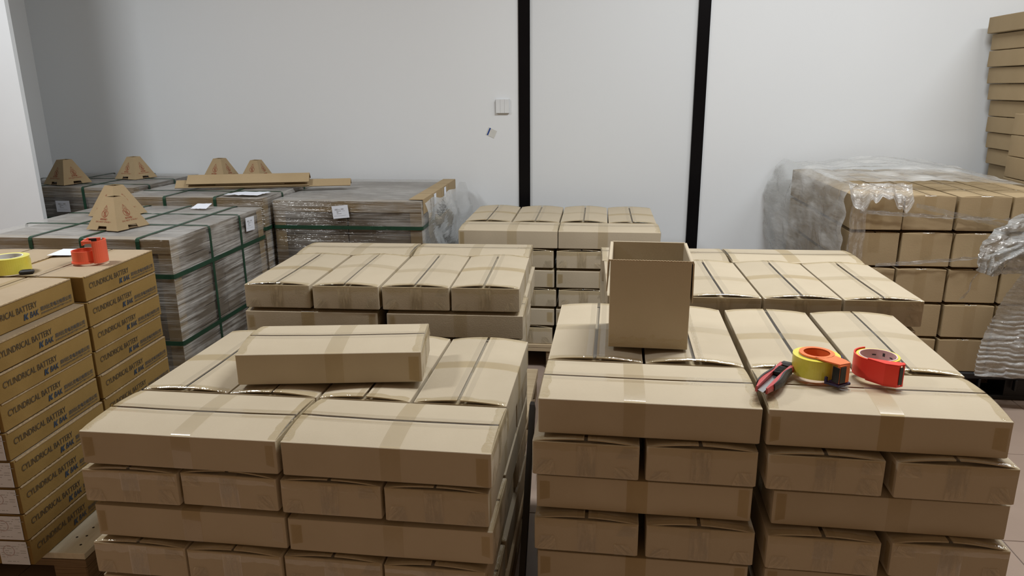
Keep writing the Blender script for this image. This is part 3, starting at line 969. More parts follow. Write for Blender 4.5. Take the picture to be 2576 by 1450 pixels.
def lboard(mb, a, b, n1, n2, w, t=0.004):
    """angle board along a-b with one leg towards n1 and the other towards n2 (both inward along the faces)"""
    a, b, n1, n2 = Vector(a), Vector(b), Vector(n1), Vector(n2)
    o = -(n1 + n2) * t
    prof = [o, o + n1 * (w + t), o + n1 * (w + t) + n2 * t, o + n1 * t + n2 * t, o + n2 * (w + t) + n1 * t, o + n2 * (w + t)]
    mb.loft([[a + p for p in prof], [b + p for p in prof]], True, True)

def load(label, x0, x1, y0, y1, ztop, rows, cols, layers, side_mat, film_amp, straps_x, straps_y, strap_z, top_boards, seed, film_side='film_side', film_front='film_front', kraft_col=None, cw=0.05):
    """a strapped, film wrapped pallet load; frame: origin at front right bottom corner, -x to the left, +y deeper"""
    W, D = x1 - x0, y1 - y0
    t = thing('wrapped_pallet_load', label, 'pallet load', (x1, y0, 0), 0.0, 'film wrapped pallet loads')
    h = 0.12
    mb = MB(); mb.rbox((-W, 0, 0.09), (0, D, h), 0.003)
    for i in range(3):
        for j in range(3):
            x, y = -W + 0.01 + i * (W - 0.12) / 2, 0.01 + j * (D - 0.12) / 2
            mb.box((x, y, 0), (x + 0.1, y + 0.1, 0.0905))
    obj('pallet', mb, M['ply_edge'], t)
    # cartons: only those on the outside of the load
    lh = (ztop - 0.006 - h) / layers
    bw, bd = W / cols, D / rows
    cb = MB(); cb.rbox((0.002, 0.002, 0.0005), (bw - 0.002, bd - 0.002, lh - 0.0015), 0.003)
    cm = cb.mesh('wrapped_carton')
    cm2 = cm.copy()
    for k in range(layers):
        for i in range(cols):
            for j in range(rows):
                if k < layers - 1 and not (j == 0 or i == cols - 1):
                    continue
                if k < layers // 2 - 1 and i < cols - 1 and y0 > 3:
                    continue
                link('wrapped_carton', cm, M[side_mat], t, (-W + i * bw, j * bd, h + k * lh))
    # angle boards at the corners and along the top edges
    for (a, b, n1, n2, w) in (((0, 0, h), (0, 0, ztop), (-1, 0, 0), (0, 1, 0), cw), ((-W, 0, h), (-W, 0, ztop), (1, 0, 0), (0, 1, 0), cw),
                              ((0, D, h), (0, D, ztop), (-1, 0, 0), (0, -1, 0), cw)):
        mb = MB(); lboard(mb, a, b, n1, n2, w, 0.0025)
        obj('edge_board', mb, M['kraft_cube'], t)
    for (a, b, n1, n2, w) in top_boards(W, D, ztop):
        mb = MB(); lboard(mb, a, b, n1, n2, w, 0.0045)
        obj('edge_board', mb, M['kraft_cube'], t)
    # straps
    e = 0.0075
    for y in straps_y:
        strap(t, [(-W - e, y, 0.13), (-W - e, y, ztop + e), (e, y, ztop + e), (e, y, 0.13)], [(-1, 0, 0), (0, 0, 1), (1, 0, 0)])
    for x in straps_x:
        strap(t, [(x, -e, 0.13), (x, -e, ztop + e + 0.0015), (x, D + e, ztop + e + 0.0015), (x, D + e, 0.13)], [(0, -1, 0), (0, 0, 1), (0, 1, 0)])
    for z in strap_z:
        strap(t, [(-W - e - 0.002, D, z), (-W - e - 0.002, -e - 0.002, z), (e + 0.002, -e - 0.002, z), (e + 0.002, D + 0.002, z)], [(-1, 0, 0), (0, -1, 0), (1, 0, 0)], 0.018)
    # film: top, front and right faces
    o = 0.0055
    def wob(a, b, amp):
        return amp * (nz(a * 7 + seed, b * 7, seed) + 0.5 * nz(a * 19, b * 19 + seed, 2))
    mb = MB(); mb.grid(lambda u, v: (-W - o + u * (W + 2 * o), -o + v * (D + 2 * o), ztop + o + abs(wob(u, v, film_amp)) * min(1, 14 * min(u, v, 1 - u, 1 - v))), 34, 34, lambda u, v: (u * W + seed, v * D))
    obj('film', mb, M['film_top'], t, smooth=True)
    mb = MB(); mb.grid(lambda u, v: (-W - o + u * (W + 2 * o), -o - abs(wob(u + 3, v, film_amp)) * min(1, 14 * min(u, 1 - u, 1 - v)), 0.1 + v * (ztop + o - 0.1)), 30, 30, lambda u, v: (u * W + seed, v * ztop))
    obj('film', mb, M[film_front], t, smooth=True)
    mb = MB(); mb.grid(lambda u, v: (o + abs(wob(u, v + 5, film_amp)) * min(1, 14 * min(u, 1 - u, 1 - v)), -o + u * (D + 2 * o), 0.1 + v * (ztop + o - 0.1)), 34, 34, lambda u, v: (u * D + seed + 4, v * ztop))
    obj('film', mb, M[film_side], t, smooth=True)
    return t

def shipping_label(parent, loc, rz, tilt):
    mb = MB(); mb.box((-0.042, -0.0008, -0.032), (0.042, 0.0, 0.032))
    l = obj('paper_label', mb, M['paper'], parent, loc, (0, tilt, rz))
    mb = MB()
    for x, z, w, h in ((-0.028, 0.010, 0.016, 0.007), (-0.009, 0.0115, 0.008, 0.003), (0.004, 0.011, 0.014, 0.006), (-0.020, 0.0035, 0.024, 0.0032), (-0.020, -0.0035, 0.009, 0.004),
                       (-0.020, -0.0095, 0.024, 0.0025), (0.010, 0.004, 0.014, 0.001), (-0.036, -0.019, 0.062, 0.001)):
        mb.add([(x, 0, z), (x + w, 0, z), (x + w, 0, z + h), (x, 0, z + h)], [(0, 1, 2, 3)])
    obj('small_print', mb, M['ink_pale'], l, (0, -0.0012, 0))
    return l

def tb_front(W, D, z):
    return [((-W, 0, z), (0, 0, z), (0, 1, 0), (0, 0, -1), 0.05)]
PA = load('wrapped grey pallet load beside the lettered cartons, two cones on top', -2.46, -1.635, 2.572, 3.36, 0.84, 2, 3, 9, 'grey_carton', 0.004,
          (-0.125, -0.36, -0.575), (0.288, 0.555), (0.70, 0.425), tb_front, 1.0)
shipping_label(PA, (0.016, 0.635, 0.792), PI / 2, 0.05)
PB = load('wrapped pallet load with loose film at its right side, against the wall', -1.635, -0.875, 3.515, 4.40, 0.85, 2, 2, 9, 'grey_carton', 0.006,
          (), (), (0.722,), tb_front, 2.0, 'film_loose', 'film_front', cw=0.055)
shipping_label(PB, (-0.407, -0.016, 0.803), 0.0, -0.10)
for i in range(4):
    mb = MB(); lboard(mb, (0, 0.03 + i * 0.21, 0.8505), (0, 0.232 + i * 0.21, 0.8505), (-1, 0, 0), (0, 0, -1), 0.07)
    obj('edge_board', mb, M['kraft_cube'], PB, (0.006, 0, 0.009))
for y in (0.26, 0.52):
    mb = MB(); mb.box((0.0115, y, 0.80), (0.0125, y + 0.05, 0.857))
    obj('paper_label', mb, M['paper'], PB)
def loosef(u, v):
    z = 0.84 - v * 0.70
    x = 0.012 + 0.045 * math.sin(PI * min(1, v * 1.6)) * (0.4 + 0.9 * u) + 0.022 * nz(u * 5, v * 6, 3) + 0.05 * u * (1 - v)
    return (max(0.010, x), 0.05 + u * 0.86, z + 0.03 * nz(u * 4, v * 3))
mb = MB(); mb.grid(loosef, 40, 40)
obj('loose_film', mb, M['film_loose'], PB, smooth=True)
PD = load('wrapped grey pallet load under the loose angle boards', -2.44, -1.668, 3.46, 4.28, 0.87, 2, 2, 9, 'grey_carton', 0.004,
          (-0.25, -0.52), (0.22, 0.52), (0.72,), tb_front, 3.0)
PC = load('wrapped pallet load in the left corner behind the white pier', -3.45, -2.578, 3.79, 4.47, 0.87, 2, 3, 9, 'grey_carton', 0.004,
          (-0.30, -0.58), (0.14, 0.40), (0.70,), tb_front, 4.0)
shipping_label(PC, (-0.43, -0.016, 0.77), 0.0, 0.0)

# paper sheets
def sheet(label, corners, lift=0.0):
    mb = MB()
    a, b, c, d = [Vector(p) for p in corners]
    mb.grid(lambda u, v: tuple((a * (1 - u) + b * u) * (1 - v) + (d * (1 - u) + c * u) * v + Vector((0, 0, 0.002 + lift * abs(nz(u * 4, v * 4, 9))))), 10, 8)
    o = obj('paper_sheet', mb, M['paper'], smooth=True)
    tag(o, label, 'paper')
sheet('white papers lying on the wrapped load before the angle boards', ((-1.90, 3.475, 0.884), (-1.70, 3.475, 0.884), (-1.685, 3.60, 0.884), (-1.84, 3.60, 0.884)), 0.006)
sheet('small white paper on the back edge of the wrapped load with two cones', ((-1.925, 3.235, 0.852), (-1.85, 3.245, 0.852), (-1.85, 3.305, 0.868), (-1.92, 3.295, 0.868)), 0.003)
sheet('white sheet lying on the lettered cartons behind the orange dispenser', ((-1.857, 2.215, 0.8595), (-1.775, 2.222, 0.8595), (-1.79, 2.325, 0.8595), (-1.875, 2.318, 0.8595)))

# ------------------------------------------------------------------ do-not-stack cones
def cone(loc, rz, label, s=1.0):
    t = thing('warning_cone', label, 'cone', loc, rz, 'cardboard do not stack cones')
    B, T, H = 0.083 * s, 0.026 * s, 0.128 * s
    sl = math.hypot(H, B - T)                       # slant height
    tilt = math.atan2(B - T, H)
    th = 0.003
    def w(z):                                       # half width at slant height z
        return B + (T - B) * z / sl
    nh, nw = 0.017 * s, 0.025 * s
    ptsL = [(-w(0), 0), (-nw, 0), (-nw * 0.86, nh), (-w(nh), nh)]
    me = MB()
    # panel polygon with a notch at the foot, built from three pieces in one outline
    outline = [(-w(0), 0), (-nw, 0), (-nw * 0.84, nh), (nw * 0.84, nh), (nw, 0), (w(0), 0), (w(sl), sl), (-w(sl), sl)]
    q = [[outline[0], outline[1], outline[2], (-w(nh), nh)], [outline[4], outline[5], (w(nh), nh), outline[3]],
         [(-w(nh), nh), outline[2], outline[3], (w(nh), nh), outline[6], outline[7]]]
    vs, fs = [], []
    for poly in q:
        o = len(vs); n = len(poly)
        vs += [(x, 0, z) for x, z in poly] + [(x, th, z) for x, z in poly]
        fs.append(tuple(o + i for i in range(n)))
        fs.append(tuple(o + n + i for i in reversed(range(n))))
        fs += [(o + i, o + n + i, o + n + (i + 1) % n, o + (i + 1) % n) for i in range(n)]
    me.add(vs, fs)
    pm = me.mesh('side_panel')
    for k in range(4):
        a = k * PI / 2
        p = link('side_panel', pm, M['kraft_cube'], t)
        p.location = (B * math.sin(a), -B * math.cos(a), 0)
        p.rotation_euler = (Matrix.Rotation(a, 3, 'Z') @ Matrix.Rotation(-tilt, 3, 'X')).to_euler()
        if k > 1:
            continue
        def put(nm, mesh, x, z):
            link(nm, mesh, M['ink_red'], p, (x, -0.0006, z), (PI / 2, 0, 0))
        put('lettering', text_mesh('DO NOT STACK !', 0.078 * s, 0.0062 * s, 0.015), -0.039 * s, 0.032 * s)
        put('lettering', text_mesh('\u8bf7\u52ff\u5806\u53e0 !', 0.038 * s, 0.0085 * s, 0.015), -0.019 * s, 0.042 * s)
        put('pictogram', PICT, 0, 0)
    f = MB()
    f.box((-B * 0.96, -B * 0.96, 0.0005), (B * 0.96, B * 0.96, 0.003))
    obj('foot_flap', f, M['kraft_in'], t)
    return t

def pict():
    mb = MB()
    def tri(r, z0):
        return [(r * math.sin(a), z0 + r * math.cos(a)) for a in (0, 2 * PI / 3, 4 * PI / 3)]
    o, i = tri(0.0125, 0.094), tri(0.0104, 0.094)
    for k in range(3):
        j = (k + 1) % 3
        mb.add([(o[k][0], o[k][1], 0), (i[k][0], i[k][1], 0), (i[j][0], i[j][1], 0), (o[j][0], o[j][1], 0)], [(0, 1, 2, 3)])
    mb.add([(-0.0008, 0.0935, 0), (0.0008, 0.0935, 0), (0.0012, 0.100, 0), (-0.0012, 0.100, 0)], [(0, 1, 2, 3)])
    mb.add([(-0.001, 0.0905, 0), (0.001, 0.0905, 0), (0.001, 0.0922, 0), (-0.001, 0.0922, 0)], [(0, 1, 2, 3)])
    c, r = 0.0695, 0.0165
    n = 28
    for k in range(n):
        a, b = 2 * PI * k / n, 2 * PI * (k + 1) / n
        mb.add([(r * math.cos(a), c + r * math.sin(a), 0), (r * math.cos(b), c + r * math.sin(b), 0), ((r - 0.002) * math.cos(b), c + (r - 0.002) * math.sin(b), 0), ((r - 0.002) * math.cos(a), c + (r - 0.002) * math.sin(a), 0)], [(0, 1, 2, 3)])
    def bar(x0, y0, x1, y1, w=0.0012):
        dx, dy = x1 - x0, y1 - y0
        d = math.hypot(dx, dy); nx, ny = -dy / d * w / 2, dx / d * w / 2
        mb.add([(x0 + nx, c + y0 + ny, 0), (x0 - nx, c + y0 - ny, 0), (x1 - nx, c + y1 - ny, 0), (x1 + nx, c + y1 + ny, 0)], [(0, 1, 2, 3)])
    bar(-0.011, 0.010, 0.011, -0.010, 0.002)
    for ox, oy, a in ((0.001, 0.0065, 0.35), (0.0, -0.001, -0.3), (0.001, -0.009, 0.0)):
        h = [(0.0055, 0.0032), (-0.0055, 0.0032), (-0.0055, -0.0032), (0.0055, -0.0032)]
        ps = [(ox + x * math.cos(a) - y * math.sin(a), oy + x * math.sin(a) + y * math.cos(a)) for x, y in h]
        for k in range(4):
            bar(*ps[k], *ps[(k + 1) % 4])
        bar(*[(ps[0][i] * 0.55 + ps[3][i] * 0.45) for i in (0, 1)], *[(ps[1][i] * 0.55 + ps[2][i] * 0.45) for i in (0, 1)])
    return mb.mesh('pictogram')
PICT = pict()

cone((-1.985, 2.785, 0.852), -0.22, 'front cardboard warning cone of the two standing close together')
cone((-2.190, 3.085, 0.852), -0.30, 'rear cardboard warning cone half hidden by the cone before it', 1.04)
cone((-3.075, 3.93, 0.882), -0.30, 'cardboard warning cone beside the white pier in the corner', 1.06)
cone((-2.825, 4.20, 0.882), -0.25, 'cardboard warning cone on the corner load, against the wall')
cone((-2.235, 4.135, 0.882), -0.15, 'left cardboard warning cone behind the loose angle boards', 0.98)
cone((-2.015, 4.145, 0.882), -0.15, 'right cardboard warning cone behind the loose angle boards', 0.90)

# loose angle boards on the wrapped loads
def angle_board(label, a, b, w1, w2, lean, t=0.004):
    """long folded strip of board: ridge along a-b, a front leaf sloping down and a narrow rear leaf"""
    a, b = Vector(a), Vector(b)
    d = (b - a).normalized()
    fwd = Vector((d.y, -d.x, 0)).normalized()
    up = Vector((0, 0, 1))
    f = (fwd * math.cos(lean) - up * math.sin(lean)) * w1
    r = (-fwd * 0.75 - up * 0.66) * w2
    mb = MB()
    for leaf in (f, r):
        n = d.cross(leaf).normalized() * t
        if n.z < 0:
            n = -n
        secs = [[p, p + leaf, p + leaf + n, p + n] for p in (a, b)]
        mb.loft(secs, True, True)
    o = obj('angle_board', mb, M['kraft_cube'])
    tag(o, label, 'angle board', 'loose angle boards')
AD = Vector((0.967, 0.2530, 0.0))
def ab(label, start, length, dz, w1):
    a = Vector((start[0], start[1], 0.9165 + dz))
    angle_board(label, a, a + AD * length + Vector((0, 0, -0.002)), w1, 0.045, 0.62)
ab('longest folded angle board, at the bottom right of the loose boards', (-2.02, 3.775), 0.67, 0.0, 0.056)
ab('angle board sticking out at the left end of the loose boards', (-2.265, 3.711), 0.70, 0.009, 0.060)
ab('short angle board slipped under the topmost one', (-2.06, 3.760), 0.36, 0.019, 0.056)
ab('topmost angle board with a square left end', (-2.205, 3.727), 0.64, 0.036, 0.072)

# ------------------------------------------------------------------ cube cartons on the right
CUBE = [carton_meshes(0.204, 0.2065, 0.148, 0.004, 91 + i) for i in range(3)]
XC = (1.208, 1.425, 1.643, 1.862)
COLN = ('leftmost', 'second', 'third', 'fourth')
ROWN = ('top', 'second', 'third', 'fourth', 'bottom')
CP = ('flap_a', 'flap_b', 'seam_tape', 'corner_tape')
for r in range(5):
    z = 0.138 + 0.1615 * (4 - r)
    for c in range(4):
        place(c + r, XC[c] + 0.003 * (r % 2) + rnd.uniform(-0.003, 0.003), 3.405 + rnd.uniform(-0.004, 0.004), z, PI / 2 + rnd.uniform(-0.008, 0.008) * 0,
              'cube carton in front, %s column from left, %s row of the cube pile' % (COLN[c], ROWN[r]), 'cube cartons in front', 'cube_carton', CP, 'kraft_cube', CUBE)
for d in range(1, 5):
    for c in range(4):
        z = 0.138 + 0.1615 * 4 + (0.012 if (d, c) in ((2, 3), (3, 2), (4, 2)) else 0)
        z = 0.138 + 0.1615 * 4
        place(c + d, XC[c] + rnd.uniform(-0.001, 0.001), 3.405 + 0.2125 * d, z, PI / 2,
              'cube carton on top, %s column from left, row %s behind the front' % (COLN[c], ('', 'one', 'two', 'three', 'four')[d]), 'cube cartons on top', 'cube_carton', CP, 'kraft_cube', CUBE)
for r in range(1, 5):
    for d in range(1, 5):
        for c in ((0,) if r < 3 and d < 5 else (0,)):
            z = 0.138 + 0.1615 * (4 - r)
            if r < 3:
                place(c + d, XC[c], 3.405 + 0.2125 * d, z, PI / 2, 'cube carton on the left side under film, %s row, place %s' % (ROWN[r], ('', 'two', 'three', 'four', 'five')[d]), 'cube cartons on the left side', 'cube_carton', ('flap_a', 'flap_b'), 'kraft_cube', CUBE)
for r in range(1, 2):
    for d in range(1, 5):
        for c in (1, 2, 3):
            place(c + d, XC[c], 3.405 + 0.2125 * d, 0.138 + 0.1615 * 3, PI / 2, 'cube carton inside the cube pile', 'buried cube cartons', 'cube_carton', (), 'kraft_cube', CUBE)

# loose film over the cube pile
def film_thing(name, label, parts):
    t = thing(name, label, 'plastic film')
    for nm, mb, mat in parts:
        obj(nm, mb, M[mat], t, smooth=True)
    return t

def top_sheet(u, v):
    x = 1.10 + u * 0.74
    y = 3.50 + v * 0.90 - 0.10 * u
    bump = 0.05 * math.exp(-((u - 0.62) ** 2 / 0.10)) * (0.3 + 0.7 * v)
    z = 0.968 + abs(0.020 * nz(u * 5, v * 5, 1)) + abs(0.006 * nz(u * 13, v * 13, 4)) + bump * 0.75
    return (x + 0.015 * nz(v * 6, u * 3), y, z)
def side_sheet(u, v):
    y = 3.30 + u * 1.17
    z = 0.985 - v * 0.72
    swell = 0.085 * (u ** 1.4) * math.sin(PI * min(1.0, 0.10 + v * 0.95)) + 0.012
    x = 1.094 - swell - abs(0.030 * nz(u * 5.5, v * 5.5, 2)) - abs(0.014 * nz(u * 15 + v * 9, v * 6, 5))
    if v < 0.06:
        x += (0.06 - v) / 0.06 * 0.03
    return (x, y, z)
def front_strip(u, v):
    x = 1.09 + u * 0.068 + 0.006 * nz(v * 9, 1)
    z = 0.95 - v * 0.66
    return (x, 3.284 - 0.004 - 0.006 * abs(nz(u * 4, v * 45, 3)), z)
def flap_tail(u, v):
    x = 1.08 + u * 0.26
    z = 0.985 - v * (0.055 + 0.05 * abs(nz(u * 6, 2)) + 0.05 * max(0, math.sin(u * 9)))
    return (x, 3.315 - 0.045 * v - 0.012 * abs(nz(u * 12, v * 4)), z + 0.012 * nz(u * 9, v * 2, 8))
p = []
for nm, fn, nu, nv, mat in (('top_sheet', top_sheet, 46, 46, 'film_loose'), ('side_sheet', side_sheet, 56, 46, 'film_loose'), ('front_strip', front_strip, 6, 60, 'film_clear'), ('crumpled_tail', flap_tail, 34, 12, 'film_loose')):
    mb = MB(); mb.grid(fn, nu, nv); p.append((nm, mb, mat))
film_thing('draped_film', 'cloudy loose film draped over the left side of the cube pile', p)

def band(label, a, b, w, twist, sag, y, mat='strand', n=60):
    mb = MB()
    def fn(u, v):
        x = a[0] + (b[0] - a[0]) * u
        z = a[1] + (b[1] - a[1]) * u - sag * math.sin(PI * u)
        ang = twist * nz(u * 7, a[0], 3)
        k = (v - 0.5) * w * (0.6 + 0.5 * abs(nz(u * 9, 4)))
        return (x, y - abs(k * math.sin(ang)) - 0.002, z + k * math.cos(ang) + 0.002 * nz(u * 25, 7))
    mb.grid(fn, n, 5, lambda u, v: (u * 3, v))
    o = obj('film_band', mb, M[mat], smooth=True)
    tag(o, label, 'plastic film')
band('upper twisted film strand stretched across the cube cartons', (1.128, 0.868), (1.74, 0.840), 0.026, 2.6, 0.004, 3.285)
band('broad thin film band slanting across the topmost cube cartons', (1.36, 0.895), (1.78, 0.80), 0.030, 0.3, 0.0, 3.293, 'film_clear')
band('lower twisted film strand stretched across the cube cartons', (1.22, 0.630), (1.84, 0.702), 0.024, 2.4, 0.006, 3.287)

# ribbed wrap hanging down at the right edge
def lerp_tab(tab, t):
    for (a, x), (b, y) in zip(tab, tab[1:]):
        if a <= t <= b:
            return x + (y - x) * (t - a) / (b - a)
    return tab[-1][1]
LEFT = [(0, 1.80), (0.12, 1.765), (0.25, 1.735), (0.45, 1.70), (0.65, 1.672), (0.85, 1.655), (1.0, 1.66)]
def lower(u, v):
    z = 0.665 - v * 0.505
    x0 = lerp_tab(LEFT, v)
    x = x0 + u * (2.02 - x0)
    rib = (0.004 * math.sin(v * 150 + 5 * nz(u * 3, v * 4) + 3 * nz(u * 9, v * 9)) + 0.010 * nz(u * 3, v * 42, 3)) * min(1, v * 2 + 0.2)
    return (x, 3.20 - 0.02 * math.sin(PI * u) + rib + 0.012 * nz(u * 4, v * 4, 6), z + 0.004 * nz(u * 14, v * 10))
UL = [(0, 1.72), (0.10, 1.68), (0.3, 1.63), (0.5, 1.585), (0.75, 1.578), (1.0, 1.585)]
UR = [(0, 2.02), (0.4, 2.02), (0.7, 1.72), (1.0, 1.66)]
def upper(u, v):
    z = 0.885 - v * 0.245
    x0, x1 = lerp_tab(UL, v), lerp_tab(UR, v)
    x = x0 + u * (x1 - x0)
    return (x, 3.165 - 0.06 * math.sin(PI * u) * (1 - 0.5 * v) + 0.028 * nz(u * 8, v * 8, 11) + 0.012 * nz(u * 22, v * 22, 1), z - 0.02 * u * v + 0.012 * nz(u * 7, v * 5, 2))
def bunch(u, v):
    z = 0.79 - v * 0.16
    x = 1.70 + u * 0.32 - 0.02 * v
    return (x, 3.17 - 0.03 * math.sin(PI * v) + 0.02 * nz(u * 12, v * 9, 21), z + 0.012 * nz(u * 9, v * 9, 5))
def tail(u, v):
    path = [(0, 1.640, 0.655), (0.30, 1.588, 0.628), (0.38, 1.577, 0.612), (0.75, 1.567, 0.560), (1.0, 1.545, 0.515)]
    x = lerp_tab([(a, b) for a, b, c in path], u); z = lerp_tab([(a, c) for a, b, c in path], u)
    w = 0.007 + 0.014 * max(0, u - 0.75) * 4
    return (x + (v - 0.5) * w, 3.17 + 0.004 * math.sin(u * 14), z + (v - 0.5) * w * 0.35)
p = []
for nm, fn, nu, nv, mat in (('ribbed_sheet', lower, 34, 150, 'bubble'), ('crumpled_top', upper, 46, 40, 'bubble'), ('bunched_fold', bunch, 36, 20, 'bubble'), ('hanging_tail', tail, 30, 3, 'strand')):
    mb = MB(); mb.grid(fn, nu, nv); p.append((nm, mb, mat))
film_thing('hanging_wrap', 'ribbed wrap bunched and hanging before the cube pile at right', p)

# ------------------------------------------------------------------ tall piles in the right corner
TR = [carton_meshes(0.42, 0.40, 0.083, 0.0, 131 + i) for i in range(2)]
TIER = 0.0865
for k in range(19):
    z = 0.0 + TIER * k + 0.10
    if z + TIER > 1.79:
        break
    lean = -0.135 * (z - 0.9) + (0.012 if k % 4 == 1 else 0) + rnd.uniform(-0.004, 0.004)
    vis = z > 0.88
    place(k, 2.182 + 0.205 + lean + 0.0, 4.24 + rnd.uniform(-0.004, 0.004), z, 0.0,
          ('tray in the tall corner pile at the right edge, tier %s up' % ('ten nine eight seven six five four three two one'.split()[::-1][min(9, k - 9)]) if vis else 'kraft tray low in the tall corner pile'),
          'trays of the tall corner pile' if vis else 'hidden trays of the corner pile', 'kraft_tray', ('flap_a', 'flap_b'), 'kraft_cube', TR)
mb = MB(); mb.rbox((2.17, 4.03, 0.0), (2.75, 4.45, 0.0985), 0.004)
tag(obj('crate_base', mb, M['ply']), 'low plywood base under the tall corner pile', 'pallet')
for k in range(11):
    z = 0.10 + 0.105 * k
    vis = z > 0.84
    place(k, 2.262 + 0.020 * (z - 0.9), 3.82, z, 0.0, ('front tray pile in the right corner, %s tray' % ('first', 'second', 'third', 'fourth')[max(0, min(3, k - 7))] if vis else 'kraft tray low in the front corner pile'),
          'trays of the front corner pile' if vis else 'hidden trays of the front pile', 'kraft_tray', ('flap_a', 'flap_b'), 'kraft', [carton_meshes(0.42, 0.40, 0.103, 0.0, 141)] if k == 0 else TR2) if k else None
    if k == 0:
        TR2 = [carton_meshes(0.42, 0.36, 0.102, 0.0, 141)]
        place(0, 2.262, 3.82, z, 0.0, 'kraft tray low in the front corner pile', 'hidden trays of the front pile', 'kraft_tray', ('flap_a', 'flap_b'), 'kraft_cube', TR2)
mb = MB(); mb.rbox((2.05, 3.63, 0.0), (2.48, 4.01, 0.0985), 0.004)
tag(obj('crate_base', mb, M['ply']), 'low plywood base under the front corner pile', 'pallet')

# ------------------------------------------------------------------ open upright box
def open_box():
    W, D, H, t = 0.205, 0.235, 0.237, 0.004
    o = thing('open_box', 'empty open carton standing upright on the near right stack', 'carton', (0.142, 1.952, 0.7325), -0.035)
    m = M['kraft']
    def wall(nm, lo, hi):
        mb = MB(); mb.rbox(lo, hi, 0.0014); obj(nm, mb, m, o)
    wall('front_wall', (-W / 2, -D / 2, 0.001), (W / 2, -D / 2 + t, H))
    wall('back_wall', (-W / 2, D / 2 - t, 0.001), (W / 2, D / 2, H + 0.002))
    wall('side_wall', (-W / 2, -D / 2 + t, 0.001), (-W / 2 + t, D / 2 - t, H))
    wall('side_wall', (W / 2 - t, -D / 2 + t, 0.001), (W / 2, D / 2 - t, H))
    wall('bottom', (-W / 2 + t, -D / 2 + t, 0.002), (W / 2 - t, D / 2 - t, 0.008))
    # flaps folded down outside the two side walls
    for s, dep in ((-1, 0.085), (1, 0.11)):
        mb = MB()
        x = s * (W / 2 + 0.002)
        secs = []
        for y in (-D / 2 + 0.004, D / 2 - 0.004):
            secs.append([(x - s * 0.004, y, H + 0.0005), (x + s * 0.002, y, H + 0.0012), (x + s * 0.0048, y, H - 0.006), (x + s * (0.006 if s > 0 else 0.007), y, H - dep), (x + s * (0.003 if s > 0 else 0.004), y, H - dep), (x + s * 0.001, y, H - 0.008)])
        mb.loft(secs if s > 0 else secs[::-1], True, True)
        obj('folded_flap', mb, m, o)
    # corrugated rim along the front
    mb = MB(); secs = []
    for i in range(53):
        x = -W / 2 + W * i / 52
        k = 0.0011 * (i % 2)
        secs.append([(x, -D / 2 + 0.0002, H - 0.001), (x, -D / 2 + 0.0002, H + 0.0005 + k), (x, -D / 2 + t, H + 0.0005 + k), (x, -D / 2 + t, H - 0.001)])
    mb.loft(secs, True, True)
    obj('torn_rim', mb, M['cut_edge'], o)
    # tape wrapped round the foot
    mb = MB()
    n = 16
    secs = []
    for i in range(n + 1):
        x = -W / 2 - 0.001 + (W + 0.002) * i / n
        secs.append([(x, -D / 2 - 0.0014, 0.003), (x, -D / 2 - 0.0018 - 0.001 * abs(nz(i * 0.6, 2)), 0.018), (x, -D / 2 - 0.0012, 0.028 + 0.022 * abs(nz(i * 0.5, 5)))])
    mb.loft(secs, closed=False)
    obj('foot_tape', mb, M['tape_crumple'], o, smooth=True)
open_box()

# ------------------------------------------------------------------ dispensers, tape, cutter
def tape_roll(parent, r0, r1, h, core):
    mb = MB(); mb.ring(r0 + 0.003, r1, 0.0015, h - 0.001, n=56)
    o = obj('tape_roll', mb, M['yellow'], parent)
    mb = MB(); mb.ring(r0, r0 + 0.0028, 0.001, h, n=56)
    obj('core', mb, M[core], parent)
    return o

def dispenser_orange():
    z = 0.7375
    t = thing('tape_dispenser', 'orange handled tape dispenser with yellow roll, beside the cutter', 'tape dispenser', (0.522, 1.690, z), -1.02)
    tape_roll(t, 0.036, 0.053, 0.048, 'core')
    # orange hub ring with its arm: arm points to +x
    mb = MB(); mb.ring(0.0295, 0.0352, 0.004, 0.0515, n=44)
    obj('hub', mb, M['orange'], t)
    mb = MB(); mb.ring(0.0295, 0.0395, 0.0490, 0.0525, n=44)
    mb.prismz([(0.020, -0.030), (0.050, -0.026), (0.082, -0.016), (0.084, 0.014), (0.066, 0.020), (0.034, 0.020), (0.0385, 0.004), (0.037, -0.012), (0.030, -0.023)], 0.0493, 0.0525)
    obj('side_plate', mb, M['orange'], t)
    mb = MB(); mb.rbox((0.076, -0.017, 0.005), (0.0845, 0.015, 0.0495), 0.0012)
    obj('blade_holder', mb, M['orange'], t)
    mb = MB(); mb.rbox((0.0848, -0.0165, 0.007), (0.0865, 0.001, 0.046), 0.0005)
    obj('blade', mb, M['black'], t)
    mb = MB(); mb.rbox((0.066, -0.0195, 0.007), (0.0845, -0.0173, 0.044), 0.0006)
    obj('tape_end', mb, M['black'], t)
    mb = MB(); mb.prismz([(0.056, -0.030), (0.062, -0.026), (0.081, -0.0205), (0.0875, -0.0195), (0.0875, 0.018), (0.066, 0.024), (0.052, 0.014), (0.055, -0.004)], -0.001, 0.0042)
    mb.rbox((0.0555, -0.031, 0.0042), (0.0615, -0.025, 0.017), 0.001)
    obj('lower_plate', mb, M['purple'], t)
    mb = MB(); mb.ring(0.0545, 0.0575, 0.001, 0.047, 0.35, 1.05, 10)
    mb.prismz([(0.052, 0.019), (0.056, 0.0215), (0.075, 0.019), (0.074, 0.0145), (0.058, 0.0145)], 0.044, 0.049)
    obj('guard', mb, M['purple'], t)
dispenser_orange()

